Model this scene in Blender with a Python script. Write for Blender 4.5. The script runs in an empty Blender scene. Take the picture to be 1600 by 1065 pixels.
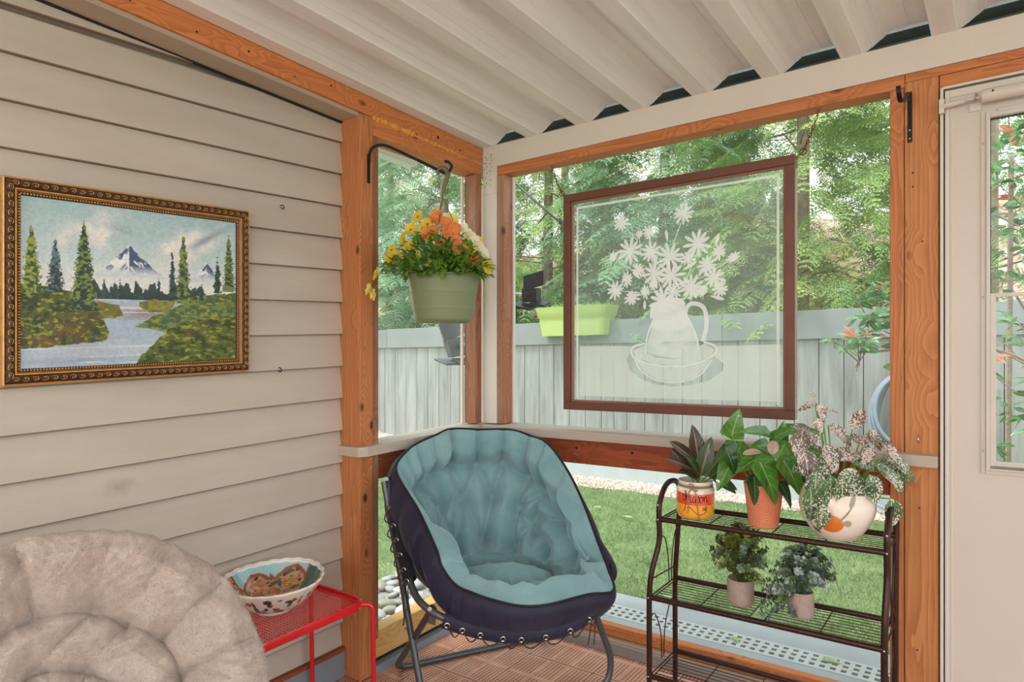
import bpy, math, random
import numpy as np
from math import sin, cos, pi, sqrt, radians, atan2
from mathutils import Vector, Matrix, noise as mnoise

S = bpy.context.scene
COL = S.collection
rnd = random.Random(7)
NR = np.random.RandomState(11)

# ------------------------------------------------------------------ camera
YAW = radians(36.69)
cd = bpy.data.cameras.new('camera'); cam = bpy.data.objects.new('camera', cd); COL.objects.link(cam)
cam.location = (2.056, -2.512, 1.354)
cam.rotation_euler = (radians(90), 0, YAW)
cd.sensor_width = 36; cd.lens = 36 * 1040.2 / 1600
cd.shift_y = -5.3 / 1600
cd.clip_start = 0.02; cd.clip_end = 200
S.camera = cam

# ------------------------------------------------------------------ world, sun, exposure
W = bpy.data.worlds.new('world'); S.world = W; W.use_nodes = True
wn = W.node_tree; bg = wn.nodes['Background']
tcw = wn.nodes.new('ShaderNodeTexCoord'); sep = wn.nodes.new('ShaderNodeSeparateXYZ')
rmp = wn.nodes.new('ShaderNodeValToRGB')
wn.links.new(tcw.outputs['Generated'], sep.inputs[0]); wn.links.new(sep.outputs['Z'], rmp.inputs[0])
wn.links.new(rmp.outputs[0], bg.inputs[0])
rmp.color_ramp.elements[0].position = 0.0; rmp.color_ramp.elements[0].color = (1.0, .96, .90, 1)
rmp.color_ramp.elements[1].position = 0.6; rmp.color_ramp.elements[1].color = (.80, .90, 1.0, 1)
bg.inputs[1].default_value = 2.1
sd = bpy.data.lights.new('sun', 'SUN'); sun = bpy.data.objects.new('sun', sd); COL.objects.link(sun)
sd.energy = 2.8; sd.angle = radians(12); sd.color = (1, .95, .86)
sun.rotation_euler = Vector((-0.30, -0.32, 1.0)).to_track_quat('Z', 'Y').to_euler()
sun.location = (-3, 2, 8)
S.view_settings.view_transform = 'Standard'; S.view_settings.look = 'None'
S.view_settings.exposure = 0.30; S.view_settings.gamma = 1
S.view_settings.use_curve_mapping = False
S.cycles.max_bounces = 8; S.cycles.diffuse_bounces = 4; S.cycles.transparent_max_bounces = 24

# ------------------------------------------------------------------ the porch slab falls 1.7 degrees: everything that stands on it follows
SX = .0300 * cos(YAW); SY = .0300 * sin(YAW)
def lvl(x, y): return SX * x + SY * y

# ------------------------------------------------------------------ helpers
def srgb(h):
    if isinstance(h, str):
        h = h.lstrip('#'); c = [int(h[i:i+2], 16) / 255 for i in (0, 2, 4)]
    else: c = [v / 255 for v in h]
    return tuple((v / 12.92 if v <= .04045 else ((v + .055) / 1.055) ** 2.4) for v in c)
def c4(h): return (*srgb(h), 1)

def offs(o):
    v = Vector((0, 0, 0))
    while o is not None:
        v += o.location; o = o.parent
    return v

class MB:
    def __init__(s): s.v = []; s.f = []; s.m = []; s.uv = None
    def add(s, vs, fs, mi=0):
        b = len(s.v); s.v.extend([tuple(p) for p in vs])
        s.f.extend([tuple(b + i for i in f) for f in fs]); s.m.extend([mi] * len(fs)); return b
    def hexa(s, p, mi=0):   # 8 points: bottom 4 ccw, top 4 ccw
        s.add(p, [(3, 2, 1, 0), (4, 5, 6, 7), (0, 1, 5, 4), (1, 2, 6, 5), (2, 3, 7, 6), (3, 0, 4, 7)], mi)
    def box(s, x0, x1, y0, y1, z0, z1, mi=0):
        s.hexa([(x0, y0, z0), (x1, y0, z0), (x1, y1, z0), (x0, y1, z0), (x0, y0, z1), (x1, y0, z1), (x1, y1, z1), (x0, y1, z1)], mi)
    def obox(s, c, ax, ay, az, mi=0):  # oriented box by half-axes
        c = Vector(c); ax = Vector(ax); ay = Vector(ay); az = Vector(az)
        s.hexa([c-ax-ay-az, c+ax-ay-az, c+ax+ay-az, c-ax+ay-az, c-ax-ay+az, c+ax-ay+az, c+ax+ay+az, c-ax+ay+az], mi)
    def tube(s, pts, r, seg=10, closed=False, mi=0, cap=True):
        pts = [Vector(p) for p in pts]; n = len(pts)
        rs = r if isinstance(r, (list, tuple)) else [r] * n
        T = []
        for i in range(n):
            if closed: t = pts[(i+1) % n] - pts[i-1]
            else: t = pts[min(i+1, n-1)] - pts[max(i-1, 0)]
            T.append(t.normalized() if t.length > 1e-9 else Vector((0, 0, 1)))
        up = Vector((0, 0, 1)) if abs(T[0].z) < .9 else Vector((1, 0, 0))
        nrm = (up - T[0] * up.dot(T[0])).normalized(); vs = []
        for i in range(n):
            nrm = (nrm - T[i] * nrm.dot(T[i]))
            nrm = nrm.normalized() if nrm.length > 1e-6 else T[i].orthogonal().normalized()
            b = T[i].cross(nrm)
            for k in range(seg):
                a = 2 * pi * k / seg; vs.append(pts[i] + (nrm * cos(a) + b * sin(a)) * rs[i])
        fs = []
        for i in range(n if closed else n - 1):
            j = (i + 1) % n
            for k in range(seg):
                l = (k + 1) % seg; fs.append((i*seg+k, i*seg+l, j*seg+l, j*seg+k))
        if not closed and cap:
            fs.append(tuple(range(seg - 1, -1, -1))); fs.append(tuple((n-1)*seg + k for k in range(seg)))
        s.add(vs, fs, mi)
    def lathe(s, prof, c=(0, 0, 0), seg=48, mi=0, fn=None, close=False):
        n = len(prof); vs = []
        for (r, z) in prof:
            for k in range(seg):
                a = 2 * pi * k / seg; rr, zz = (r, z) if fn is None else fn(r, z, a)
                vs.append((c[0] + rr * cos(a), c[1] + rr * sin(a), c[2] + zz))
        fs = []
        for i in range(n if close else n - 1):
            j = (i + 1) % n
            for k in range(seg):
                l = (k + 1) % seg; fs.append((i*seg+k, i*seg+l, j*seg+l, j*seg+k))
        if not close:
            if prof[0][0] > 1e-5: fs.append(tuple(range(seg - 1, -1, -1)))
            if prof[-1][0] > 1e-5: fs.append(tuple((n-1)*seg + k for k in range(seg)))
        s.add(vs, fs, mi)
    def grid(s, P, mi=0, wrap_u=False, flip=False):  # P [nu][nv] points
        nu, nv = len(P), len(P[0]); vs = [p for row in P for p in row]; fs = []
        for i in range(nu if wrap_u else nu - 1):
            j = (i + 1) % nu
            for k in range(nv - 1):
                q = (i*nv+k, j*nv+k, j*nv+k+1, i*nv+k+1)
                fs.append(q[::-1] if flip else q)
        s.add(vs, fs, mi)
    def ball(s, c, r, seg=10, rings=6, mi=0):
        sx, sy, sz = r if isinstance(r, (tuple, list)) else (r, r, r); vs = [(c[0], c[1], c[2] - sz)]
        for i in range(1, rings):
            ph = -pi/2 + pi * i / rings
            for k in range(seg):
                a = 2*pi*k/seg; vs.append((c[0]+sx*cos(ph)*cos(a), c[1]+sy*cos(ph)*sin(a), c[2]+sz*sin(ph)))
        vs.append((c[0], c[1], c[2] + sz)); fs = []
        for k in range(seg):
            l = (k+1) % seg; fs.append((0, 1+l, 1+k)); b = 1 + (rings-2)*seg; fs.append((b+k, b+l, len(vs)-1))
            for i in range(rings-2): fs.append((1+i*seg+k, 1+i*seg+l, 1+(i+1)*seg+l, 1+(i+1)*seg+k))
        s.add(vs, fs, mi)
    def build(s, name, mats, parent=None, room=False, smooth=False, bevel=0, subsurf=0, world=None, uvs=None):
        """world (default = room): vertices are written in world coordinates and moved under the parent"""
        if world is None: world = room
        me = bpy.data.meshes.new(name)
        vs = s.v
        if room: vs = [(x, y, z + lvl(x, y)) for x, y, z in vs]
        if world and parent is not None:
            o = offs(parent); vs = [(x - o.x, y - o.y, z - o.z) for x, y, z in vs]
        me.from_pydata(vs, [], s.f)
        if not isinstance(mats, (list, tuple)): mats = [mats]
        for m in mats: me.materials.append(m)
        me.polygons.foreach_set('material_index', s.m)
        if smooth: me.polygons.foreach_set('use_smooth', [True] * len(s.f))
        if uvs is not None:
            ul = me.uv_layers.new(name='UVMap'); li = np.zeros(len(me.loops), dtype=np.int32); me.loops.foreach_get('vertex_index', li)
            ul.data.foreach_set('uv', np.asarray(uvs, dtype=np.float32)[li].ravel())
        me.update()
        o = bpy.data.objects.new(name, me); COL.objects.link(o)
        if parent is not None: o.parent = parent
        if bevel:
            b = o.modifiers.new('bevel', 'BEVEL'); b.width = bevel; b.segments = 2; b.limit_method = 'ANGLE'
            b.angle_limit = radians(50)
        if subsurf:
            b = o.modifiers.new('sub', 'SUBSURF'); b.levels = subsurf; b.render_levels = subsurf
        if smooth and not subsurf:
            try: me.set_sharp_from_angle(angle=radians(45))
            except Exception: pass
        return o

def npmesh(name, V, F, mat, parent=None, smooth=False, col=None, uv=None, sub=None):
    """V (n,3), F (m,4) or (m,3) numpy arrays"""
    me = bpy.data.meshes.new(name); n, k = F.shape
    me.vertices.add(len(V)); me.vertices.foreach_set('co', np.ascontiguousarray(V, dtype=np.float32).ravel())
    me.loops.add(n * k); me.loops.foreach_set('vertex_index', np.ascontiguousarray(F, dtype=np.int32).ravel())
    me.polygons.add(n); me.polygons.foreach_set('loop_start', np.arange(0, n * k, k, dtype=np.int32))
    try: me.polygons.foreach_set('loop_total', np.full(n, k, dtype=np.int32))
    except Exception: pass
    if smooth: me.polygons.foreach_set('use_smooth', np.ones(n, dtype=bool))
    me.update(calc_edges=True); me.validate()
    me.materials.append(mat)
    if col is not None:
        a = me.color_attributes.new(name='Col', type='FLOAT_COLOR', domain='POINT')
        c = np.ones((len(V), 4), dtype=np.float32); c[:, :3] = col; a.data.foreach_set('color', c.ravel())
    if uv is not None:
        ul = me.uv_layers.new(name='UVMap'); ul.data.foreach_set('uv', np.asarray(uv, dtype=np.float32)[F.ravel()].ravel())
    o = bpy.data.objects.new(name, me); COL.objects.link(o)
    if parent is not None: o.parent = parent
    return o

def thing(name, label, cat, loc=(0, 0, 0), rotz=0, group=None, room=True):
    o = bpy.data.objects.new(name, None); COL.objects.link(o); o.empty_display_size = .05
    z = loc[2] + (lvl(loc[0], loc[1]) if room else 0)
    o.location = (loc[0], loc[1], z); o.rotation_euler = (0, 0, rotz)
    o['label'] = label; o['category'] = cat
    if group: o['group'] = group
    return o
def tag(o, label, cat, group=None, kind=None):
    o['label'] = label; o['category'] = cat
    if group: o['group'] = group
    if kind: o['kind'] = kind
    return o
def struct(o, label=None):
    o['kind'] = 'structure'
    if label: o['label'] = label; 
    return o
def each(name, mat, parent, makers, room=True, **k):
    for f in makers:
        b = MB(); f(b); b.build(name, mat, parent=parent, room=room, **k)
def copy_tree(o, parent=None):
    c = o.copy(); COL.objects.link(c); c.parent = parent
    for ch in list(o.children):
        copy_tree(ch, c)
    return c
def cr(pts, n=8, closed=False):
    """Catmull-Rom"""
    P = [Vector(p) for p in pts]; out = []; m = len(P)
    for i in range(m if closed else m - 1):
        if closed: a, b, c, d = P[i-1], P[i], P[(i+1) % m], P[(i+2) % m]
        else: a, b, c, d = P[max(i-1, 0)], P[i], P[i+1], P[min(i+2, m-1)]
        for k in range(n):
            t = k / n
            out.append(.5 * ((2*b) + (c-a)*t + (2*a-5*b+4*c-d)*t*t + (3*b-a-3*c+d)*t*t*t))
    if not closed: out.append(P[-1])
    return out
def fillet(pts, r, n=6):
    """polyline with rounded corners"""
    P = [Vector(p) for p in pts]; out = [P[0]]
    for i in range(1, len(P) - 1):
        a, b, c = P[i-1], P[i], P[i+1]; u = (a-b); v = (c-b)
        d = min(r, u.length * .49, v.length * .49); p0 = b + u.normalized()*d; p1 = b + v.normalized()*d
        for k in range(n + 1):
            t = k / n; out.append((1-t)**2*p0 + 2*t*(1-t)*b + t*t*p1)
    out.append(P[-1]); return out

# ------------------------------------------------------------------ materials
def newmat(name):
    m = bpy.data.materials.new(name); m.use_nodes = True; nt = m.node_tree
    return m, nt, nt.nodes['Principled BSDF']
def N(nt, t, **k):
    n = nt.nodes.new('ShaderNode' + t)
    for a, b in k.items(): setattr(n, a, b)
    return n
def L(nt, a, b): nt.links.new(a, b)
def ramp(nt, src, stops, interp='LINEAR'):
    r = N(nt, 'ValToRGB'); e = r.color_ramp.elements; r.color_ramp.interpolation = interp
    e[0].position = stops[0][0]; e[0].color = stops[0][1]; e[1].position = stops[1][0]; e[1].color = stops[1][1]
    for p, c in stops[2:]: x = e.new(p); x.color = c
    L(nt, src, r.inputs[0]); return r.outputs[0]
def g(v): return (v, v, v, 1)
def mixc(nt, a, b, f, mode='MIX'):
    m = N(nt, 'Mix', data_type='RGBA', blend_type=mode)
    for s, v in ((m.inputs[0], f), (m.inputs[6], a), (m.inputs[7], b)):
        if hasattr(v, 'is_linked') or hasattr(v, 'links'): L(nt, v, s)
        else: s.default_value = v
    return m.outputs[2]
def math_(nt, op, a, b=None, c=None):
    m = N(nt, 'Math', operation=op)
    for i, v in enumerate((a, b, c)):
        if v is None: continue
        if hasattr(v, 'links'): L(nt, v, m.inputs[i])
        else: m.inputs[i].default_value = v
    return m.outputs[0]
def coords(nt, scale=(1, 1, 1), kind='Object'):
    t = N(nt, 'TexCoord'); m = N(nt, 'Mapping'); m.inputs['Scale'].default_value = scale
    L(nt, t.outputs[kind], m.inputs[0]); return m.outputs[0]
def noise(nt, vec, scale, detail=3, dist=0, rough=.5):
    n = N(nt, 'TexNoise'); L(nt, vec, n.inputs['Vector']); n.inputs['Scale'].default_value = scale
    n.inputs['Detail'].default_value = detail; n.inputs['Distortion'].default_value = dist; n.inputs['Roughness'].default_value = rough
    return n.outputs[0]
def bump(nt, bs, h, strength=.3, dist=.01):
    b = N(nt, 'Bump'); b.inputs['Strength'].default_value = strength; b.inputs['Distance'].default_value = dist
    L(nt, h, b.inputs['Height']); L(nt, b.outputs[0], bs.inputs['Normal'])

def plain(name, col, rough=.5, metal=0, var=.12, vscale=8, bmp=0, bscale=60, spec=.5, coat=0, sheen=0):
    m, nt, bs = newmat(name); c = srgb(col)
    v = coords(nt); n = noise(nt, v, vscale, 4)
    lo = tuple(x * (1 - var) for x in c) + (1,); hi = tuple(min(1, x * (1 + var)) for x in c) + (1,)
    L(nt, ramp(nt, n, [(.3, lo), (.7, hi)]), bs.inputs['Base Color'])
    bs.inputs['Roughness'].default_value = rough; bs.inputs['Metallic'].default_value = metal
    bs.inputs['Specular IOR Level'].default_value = spec; bs.inputs['Coat Weight'].default_value = coat
    bs.inputs['Sheen Weight'].default_value = sheen
    if bmp: bump(nt, bs, noise(nt, v, bscale, 4), bmp, .01)
    return m

def wood(name, base, dark, knot, axis='Z', rings=1.0, rough=.55, knots=True, wear=0, grain=.5):
    """sawn board: growth rings and knots along one axis"""
    m, nt, bs = newmat(name)
    al, ac = 1.2, 14.0
    sc = {'X': (al, ac, ac), 'Y': (ac, al, ac), 'Z': (ac, ac, al)}[axis]
    v = coords(nt, sc)
    kv = coords(nt, {'X': (4.6, 8, 8), 'Y': (8, 4.6, 8), 'Z': (8, 8, 4.6)}[axis])
    vo = N(nt, 'TexVoronoi'); L(nt, kv, vo.inputs['Vector']); vo.inputs['Scale'].default_value = 1.0
    kd = vo.outputs['Distance']
    big = noise(nt, v, .9, 2, .3)
    w = N(nt, 'TexWave', wave_type='BANDS', bands_direction={'X': 'Y', 'Y': 'X', 'Z': 'X'}[axis], wave_profile='SAW')
    add = N(nt, 'VectorMath', operation='ADD'); L(nt, v, add.inputs[0])
    pull = math_(nt, 'MULTIPLY', ramp(nt, kd, [(.0, g(1)), (.45, g(0))]), .9)
    mv = math_(nt, 'ADD', math_(nt, 'MULTIPLY', big, 1.6), pull)
    cmb = N(nt, 'CombineXYZ')
    for i in range(3): L(nt, mv, cmb.inputs[i])
    L(nt, cmb.outputs[0], add.inputs[1]); L(nt, add.outputs[0], w.inputs['Vector'])
    w.inputs['Scale'].default_value = 1.5 * rings; w.inputs['Distortion'].default_value = 1.2; w.inputs['Detail'].default_value = 2
    fine = noise(nt, v, 5.0, 5, 0, .7)
    t = math_(nt, 'ADD', math_(nt, 'MULTIPLY', w.outputs[0], .62 * grain), math_(nt, 'MULTIPLY', fine, .55))
    col = ramp(nt, t, [(.15, c4(base)), (.75, c4(dark))])
    if knots:
        kf = ramp(nt, kd, [(.05, g(1)), (.13, g(0))])
        col = mixc(nt, col, c4(knot), kf)
    if wear:
        wn_ = ramp(nt, noise(nt, coords(nt, {'X': (1, 6, 6), 'Y': (6, 1, 6), 'Z': (6, 6, 1)}[axis]), 1.2, 5), [(.52, g(0)), (.7, g(wear))])
        col = mixc(nt, col, c4((190, 165, 145)), wn_)
    L(nt, col, bs.inputs['Base Color']); bs.inputs['Roughness'].default_value = rough
    bs.inputs['Specular IOR Level'].default_value = .35
    bump(nt, bs, t, .25, .003)
    return m

def attr_mat(name, rough=.5, bmp=0, bscale=300, coat=0, spec=.5):
    m, nt, bs = newmat(name); a = N(nt, 'Attribute'); a.attribute_name = 'Col'
    L(nt, a.outputs['Color'], bs.inputs['Base Color']); bs.inputs['Roughness'].default_value = rough
    bs.inputs['Coat Weight'].default_value = coat; bs.inputs['Specular IOR Level'].default_value = spec
    if bmp: bump(nt, bs, noise(nt, coords(nt), bscale, 3), bmp, .002)
    return m

def leaf_mat(name, base, dark, vein, rough=.35, side=8, veinw=.05, speck=None, speckn=0.5, edge=None, trans=.25, coat=.3, vs=.6):
    """leaf with a midrib and side veins, laid out in the leaf's own UV"""
    m, nt, bs = newmat(name)
    tc = N(nt, 'TexCoord'); sp = N(nt, 'SeparateXYZ'); L(nt, tc.outputs['UV'], sp.inputs[0])
    au = math_(nt, 'ABSOLUTE', math_(nt, 'SUBTRACT', sp.outputs[0], .5))
    n = noise(nt, coords(nt), 22, 3)
    col = ramp(nt, n, [(.3, c4(dark)), (.7, c4(base))])
    if edge is not None: col = mixc(nt, col, c4(edge), ramp(nt, au, [(.36, g(0)), (.5, g(.9))]))
    mid = ramp(nt, au, [(veinw * .4, g(1)), (veinw, g(0))])
    ph = math_(nt, 'MULTIPLY', math_(nt, 'SUBTRACT', sp.outputs[1], math_(nt, 'MULTIPLY', au, .55)), side)
    fr = math_(nt, 'ABSOLUTE', math_(nt, 'SUBTRACT', math_(nt, 'FRACT', ph), .5))
    sv = math_(nt, 'MULTIPLY', ramp(nt, fr, [(.03, g(1)), (.11, g(0))]), vs)
    vm = math_(nt, 'MAXIMUM', mid, sv)
    col = mixc(nt, col, c4(vein), vm)
    if speck is not None:
        mp = N(nt, 'Mapping'); L(nt, tc.outputs['Object'], mp.inputs[0])
        vo = N(nt, 'TexNoise'); L(nt, mp.outputs[0], vo.inputs['Vector']); vo.inputs['Scale'].default_value = 190; vo.inputs['Detail'].default_value = 2
        big = noise(nt, mp.outputs[0], 14, 1)
        th = math_(nt, 'ADD', vo.outputs[0], math_(nt, 'MULTIPLY', math_(nt, 'SUBTRACT', big, .5), .5))
        col = mixc(nt, col, c4(speck), ramp(nt, th, [(speckn, g(0)), (speckn + .05, g(1))]))
    L(nt, col, bs.inputs['Base Color']); bs.inputs['Roughness'].default_value = rough; bs.inputs['Coat Weight'].default_value = coat
    bump(nt, bs, vm, .3, .002)
    tr = N(nt, 'BsdfTranslucent'); L(nt, col, tr.inputs[0]); mx = N(nt, 'MixShader'); mx.inputs[0].default_value = trans
    out = nt.nodes['Material Output']; L(nt, bs.outputs[0], mx.inputs[1]); L(nt, tr.outputs[0], mx.inputs[2]); L(nt, mx.outputs[0], out.inputs[0])
    return m

def foliage_mat(name, stops, scale=1.6, trans=.45, rough=.55):
    m, nt, bs = newmat(name)
    v = coords(nt); n = math_(nt, 'ADD', math_(nt, 'MULTIPLY', noise(nt, v, scale, 3), .6), math_(nt, 'MULTIPLY', noise(nt, v, 30, 2), .4))
    col = ramp(nt, n, [(p, c4(c)) for p, c in stops])
    L(nt, col, bs.inputs['Base Color']); bs.inputs['Roughness'].default_value = rough; bs.inputs['Specular IOR Level'].default_value = .3
    tr = N(nt, 'BsdfTranslucent'); L(nt, col, tr.inputs[0]); mx = N(nt, 'MixShader'); mx.inputs[0].default_value = trans
    out = nt.nodes['Material Output']; L(nt, bs.outputs[0], mx.inputs[1]); L(nt, tr.outputs[0], mx.inputs[2]); L(nt, mx.outputs[0], out.inputs[0])
    return m

M = {}
M['cedar_x'] = wood('cedar_orange_x', (212, 138, 84), (158, 86, 48), (72, 34, 22), 'X')
M['cedar_y'] = wood('cedar_orange_y', (220, 142, 86), (174, 98, 54), (72, 34, 22), 'Y')
M['cedar_z'] = wood('cedar_orange_z', (212, 140, 88), (154, 90, 54), (70, 34, 22), 'Z')
M['cedar_post'] = wood('cedar_post_wide_grain', (214, 148, 94), (162, 98, 56), (92, 48, 28), 'Z', rings=.8)
M['cedar_stud'] = wood('cedar_stud_weathered', (178, 122, 92), (122, 76, 54), (62, 34, 26), 'Z', wear=.55)
M['rail_x'] = wood('stained_rail_x', (172, 88, 52), (124, 54, 30), (60, 26, 18), 'X')
M['rail_y'] = wood('stained_rail_y', (160, 88, 54), (110, 54, 32), (60, 26, 18), 'Y')
M['pine_y'] = wood('pale_pine_y', (222, 182, 118), (192, 146, 84), (120, 80, 44), 'Y', rings=1.4)
M['pine_old'] = wood('weathered_sill_plate', (176, 150, 122), (140, 108, 80), (90, 66, 48), 'X', knots=False)
M['gray_x'] = wood('grey_painted_board_x', (146, 138, 132), (122, 114, 108), (100, 94, 90), 'X', knots=False, grain=.2)
M['sill'] = wood('greige_painted_sill', (190, 178, 166), (172, 158, 146), (140, 128, 118), 'X', knots=False, grain=.15)
M['sill_y'] = wood('greige_painted_sill_y', (192, 180, 168), (174, 160, 148), (140, 128, 118), 'Y', knots=False, grain=.15)
M['white'] = plain('off_white_paint', (216, 208, 198), .45, var=.03, vscale=3, bmp=.08, bscale=120)
M['door'] = plain('greige_door_paint', (208, 200, 192), .4, var=.03, vscale=2.5, bmp=.04, bscale=80)
M['trim_beige'] = plain('beige_trim_paint', (176, 160, 142), .6, var=.06, vscale=4)
M['bluegray'] = plain('blue_grey_flashing', (132, 142, 152), .45, var=.08, vscale=6)
M['black_iron'] = plain('black_iron', (30, 28, 30), .4, .6, var=.2)
M['black_plastic'] = plain('black_plastic', (30, 30, 34), .35, var=.1)
M['chrome'] = plain('bright_metal', (200, 200, 205), .25, 1, var=.03)
M['hole'] = plain('dark_hole', (34, 26, 22), .9)

# siding: greige paint with soft grime, and dirt stains of their own shape
def siding_mat():
    m, nt, bs = newmat('greige_siding_paint')
    v = coords(nt, (1, .5, 3)); n = noise(nt, v, 2.2, 5, .3, .6)
    col = ramp(nt, n, [(.3, c4((184, 174, 162))), (.7, c4((200, 191, 180)))])
    t = N(nt, 'TexCoord'); d = N(nt, 'VectorMath', operation='DISTANCE'); mp = N(nt, 'Mapping')
    mp.inputs['Scale'].default_value = (0, 1, 1.8); L(nt, t.outputs['Object'], mp.inputs[0]); L(nt, mp.outputs[0], d.inputs[0])
    d.inputs[1].default_value = (0, -1.60, (.93 + lvl(-.1, -1.6)) * 1.8)
    dn = math_(nt, 'ADD', d.outputs['Value'], math_(nt, 'MULTIPLY', math_(nt, 'SUBTRACT', noise(nt, coords(nt), 30, 4), .5), .08))
    col = mixc(nt, col, c4((158, 146, 124)), ramp(nt, dn, [(.0, g(.75)), (.06, g(0))]))
    L(nt, col, bs.inputs['Base Color']); bs.inputs['Roughness'].default_value = .55
    bump(nt, bs, noise(nt, coords(nt, (1, 6, 40)), 5, 4), .12, .004)
    return m
M['siding'] = siding_mat()

def ceiling_mat():
    m, nt, bs = newmat('embossed_white_aluminium')
    n = noise(nt, coords(nt), 160, 2)
    bg_ = noise(nt, coords(nt, (8, .5, 1)), 3, 3)
    col = ramp(nt, bg_, [(.3, c4((222, 222, 222))), (.7, c4((236, 236, 236)))])
    L(nt, col, bs.inputs['Base Color']); bs.inputs['Roughness'].default_value = .42; bs.inputs['Metallic'].default_value = 0
    bump(nt, bs, n, .25, .002); return m
M['ceiling'] = ceiling_mat()

def deck_mat():
    m, nt, bs = newmat('terracotta_deck_tiles')
    t = N(nt, 'TexCoord'); sp = N(nt, 'SeparateXYZ'); L(nt, t.outputs['Object'], sp.inputs[0])
    def cell(o, p, lo, hi):
        f = math_(nt, 'FRACT', math_(nt, 'DIVIDE', math_(nt, 'ADD', o, 20.0), p))
        d = math_(nt, 'ABSOLUTE', math_(nt, 'SUBTRACT', f, .5)); return ramp(nt, d, [(lo, g(1)), (hi, g(0))])
    hx = cell(sp.outputs[0], .0152, .24, .32); hy = cell(sp.outputs[1], .0127, .22, .32)
    hole = math_(nt, 'MULTIPLY', hx, hy)
    def seam(o, p, w):
        f = math_(nt, 'FRACT', math_(nt, 'DIVIDE', math_(nt, 'ADD', o, 20.0), p))
        d = math_(nt, 'ABSOLUTE', math_(nt, 'SUBTRACT', f, .5)); return ramp(nt, d, [(.5 - w * 1.3, g(0)), (.5 - w, g(1))])
    rib = math_(nt, 'MAXIMUM', seam(sp.outputs[0], .1016, .055), seam(sp.outputs[1], .1524, .045))
    hole = math_(nt, 'MULTIPLY', hole, math_(nt, 'SUBTRACT', 1.0, rib))
    gap = math_(nt, 'MAXIMUM', seam(sp.outputs[0], .3048, .007), seam(sp.outputs[1], .3048, .007))
    n = noise(nt, coords(nt), 9, 4)
    col = ramp(nt, n, [(.3, c4((204, 146, 118))), (.7, c4((226, 174, 146)))])
    col = mixc(nt, col, c4((112, 66, 52)), hole); col = mixc(nt, col, c4((96, 60, 48)), gap)
    L(nt, col, bs.inputs['Base Color']); bs.inputs['Roughness'].default_value = .6
    bump(nt, bs, math_(nt, 'SUBTRACT', 1.0, math_(nt, 'MAXIMUM', hole, gap)), .6, .004); return m
M['deck'] = deck_mat()

def glass_mat(name, tint, gl=.12, rough=.02, alpha=None):
    m, nt, bs = newmat(name); nt.nodes.remove(bs)
    tr = N(nt, 'BsdfTransparent'); tr.inputs[0].default_value = tint
    gs = N(nt, 'BsdfGlossy'); gs.inputs['Roughness'].default_value = rough
    lw = N(nt, 'LayerWeight'); lw.inputs[0].default_value = .5
    fr = math_(nt, 'ADD', math_(nt, 'MULTIPLY', math_(nt, 'POWER', lw.outputs['Facing'], 4.0), .5), .04)
    mx = N(nt, 'MixShader'); L(nt, fr, mx.inputs[0]); L(nt, tr.outputs[0], mx.inputs[1]); L(nt, gs.outputs[0], mx.inputs[2])
    L(nt, mx.outputs[0], nt.nodes['Material Output'].inputs[0]); return m
M['glass'] = glass_mat('clear_glass', (.93, .97, .96, 1))
def haze_mat(name, col, a, trl=.5):
    m, nt, bs = newmat(name); nt.nodes.remove(bs)
    tr = N(nt, 'BsdfTransparent'); df = N(nt, 'BsdfDiffuse'); df.inputs[0].default_value = c4(col)
    tl = N(nt, 'BsdfTranslucent'); tl.inputs[0].default_value = c4(col)
    m1 = N(nt, 'MixShader'); m1.inputs[0].default_value = trl; L(nt, df.outputs[0], m1.inputs[1]); L(nt, tl.outputs[0], m1.inputs[2])
    mx = N(nt, 'MixShader'); mx.inputs[0].default_value = a; L(nt, tr.outputs[0], mx.inputs[1]); L(nt, m1.outputs[0], mx.inputs[2])
    L(nt, mx.outputs[0], nt.nodes['Material Output'].inputs[0]); return m
M['screen'] = haze_mat('insect_screen_mesh', (150, 152, 152), .11)
M['screen_dusty'] = haze_mat('dusty_insect_screen_mesh', (176, 182, 178), .12)
M['frost'] = haze_mat('etched_frost', (255, 255, 255), .80, .35)
M['frost_soft'] = haze_mat('etched_frost_soft', (252, 255, 250), .55, .35)
M['dirty_glass'] = haze_mat('dusty_glass_film', (246, 255, 252), .13, .4)
# ================================================================== THE ROOM
def T(y): return 2.276 - .0838 * y          # underside of roof along the left wall
def B(y): return T(y) - .0775               # bottom of the sloping orange rafter

# floor
b = MB(); b.box(-.12, 4.2, -6.2, 0.0, -.06, 0)
struct(b.build('floor', M['deck'], room=True), 'terracotta coloured interlocking deck tiles with rows of small holes')

# left wall: lapped siding boards
b = MB(); laps = [2.164 - .1297 * k for k in range(-5, 17)]
y0, y1 = -6.2, -.757
for i, z in enumerate(laps):
    zt = z + .1297 if i else z + .15; zb = max(z, .06)
    if zt <= .07: continue
    def cap(zz, y): return min(zz, B(y) + .01)
    b.hexa([(-.16, y0, zb), (-.108, y0, zb), (-.108, y1, zb), (-.16, y1, zb),
            (-.16, y0, cap(zt + .006, y0)), (-.126, y0, cap(zt + .006, y0)), (-.126, y1, cap(zt + .006, y1)), (-.16, y1, cap(zt + .006, y1))])
b2 = MB()
for i in range(0, len(b.v), 8):
    if b.v[i][2] < B(y1) and b.v[i+7][2] > b.v[i][2]:
        b2.add(b.v[i:i+8], [(3, 2, 1, 0), (4, 5, 6, 7), (0, 1, 5, 4), (1, 2, 6, 5), (2, 3, 7, 6), (3, 0, 4, 7)])
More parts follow.
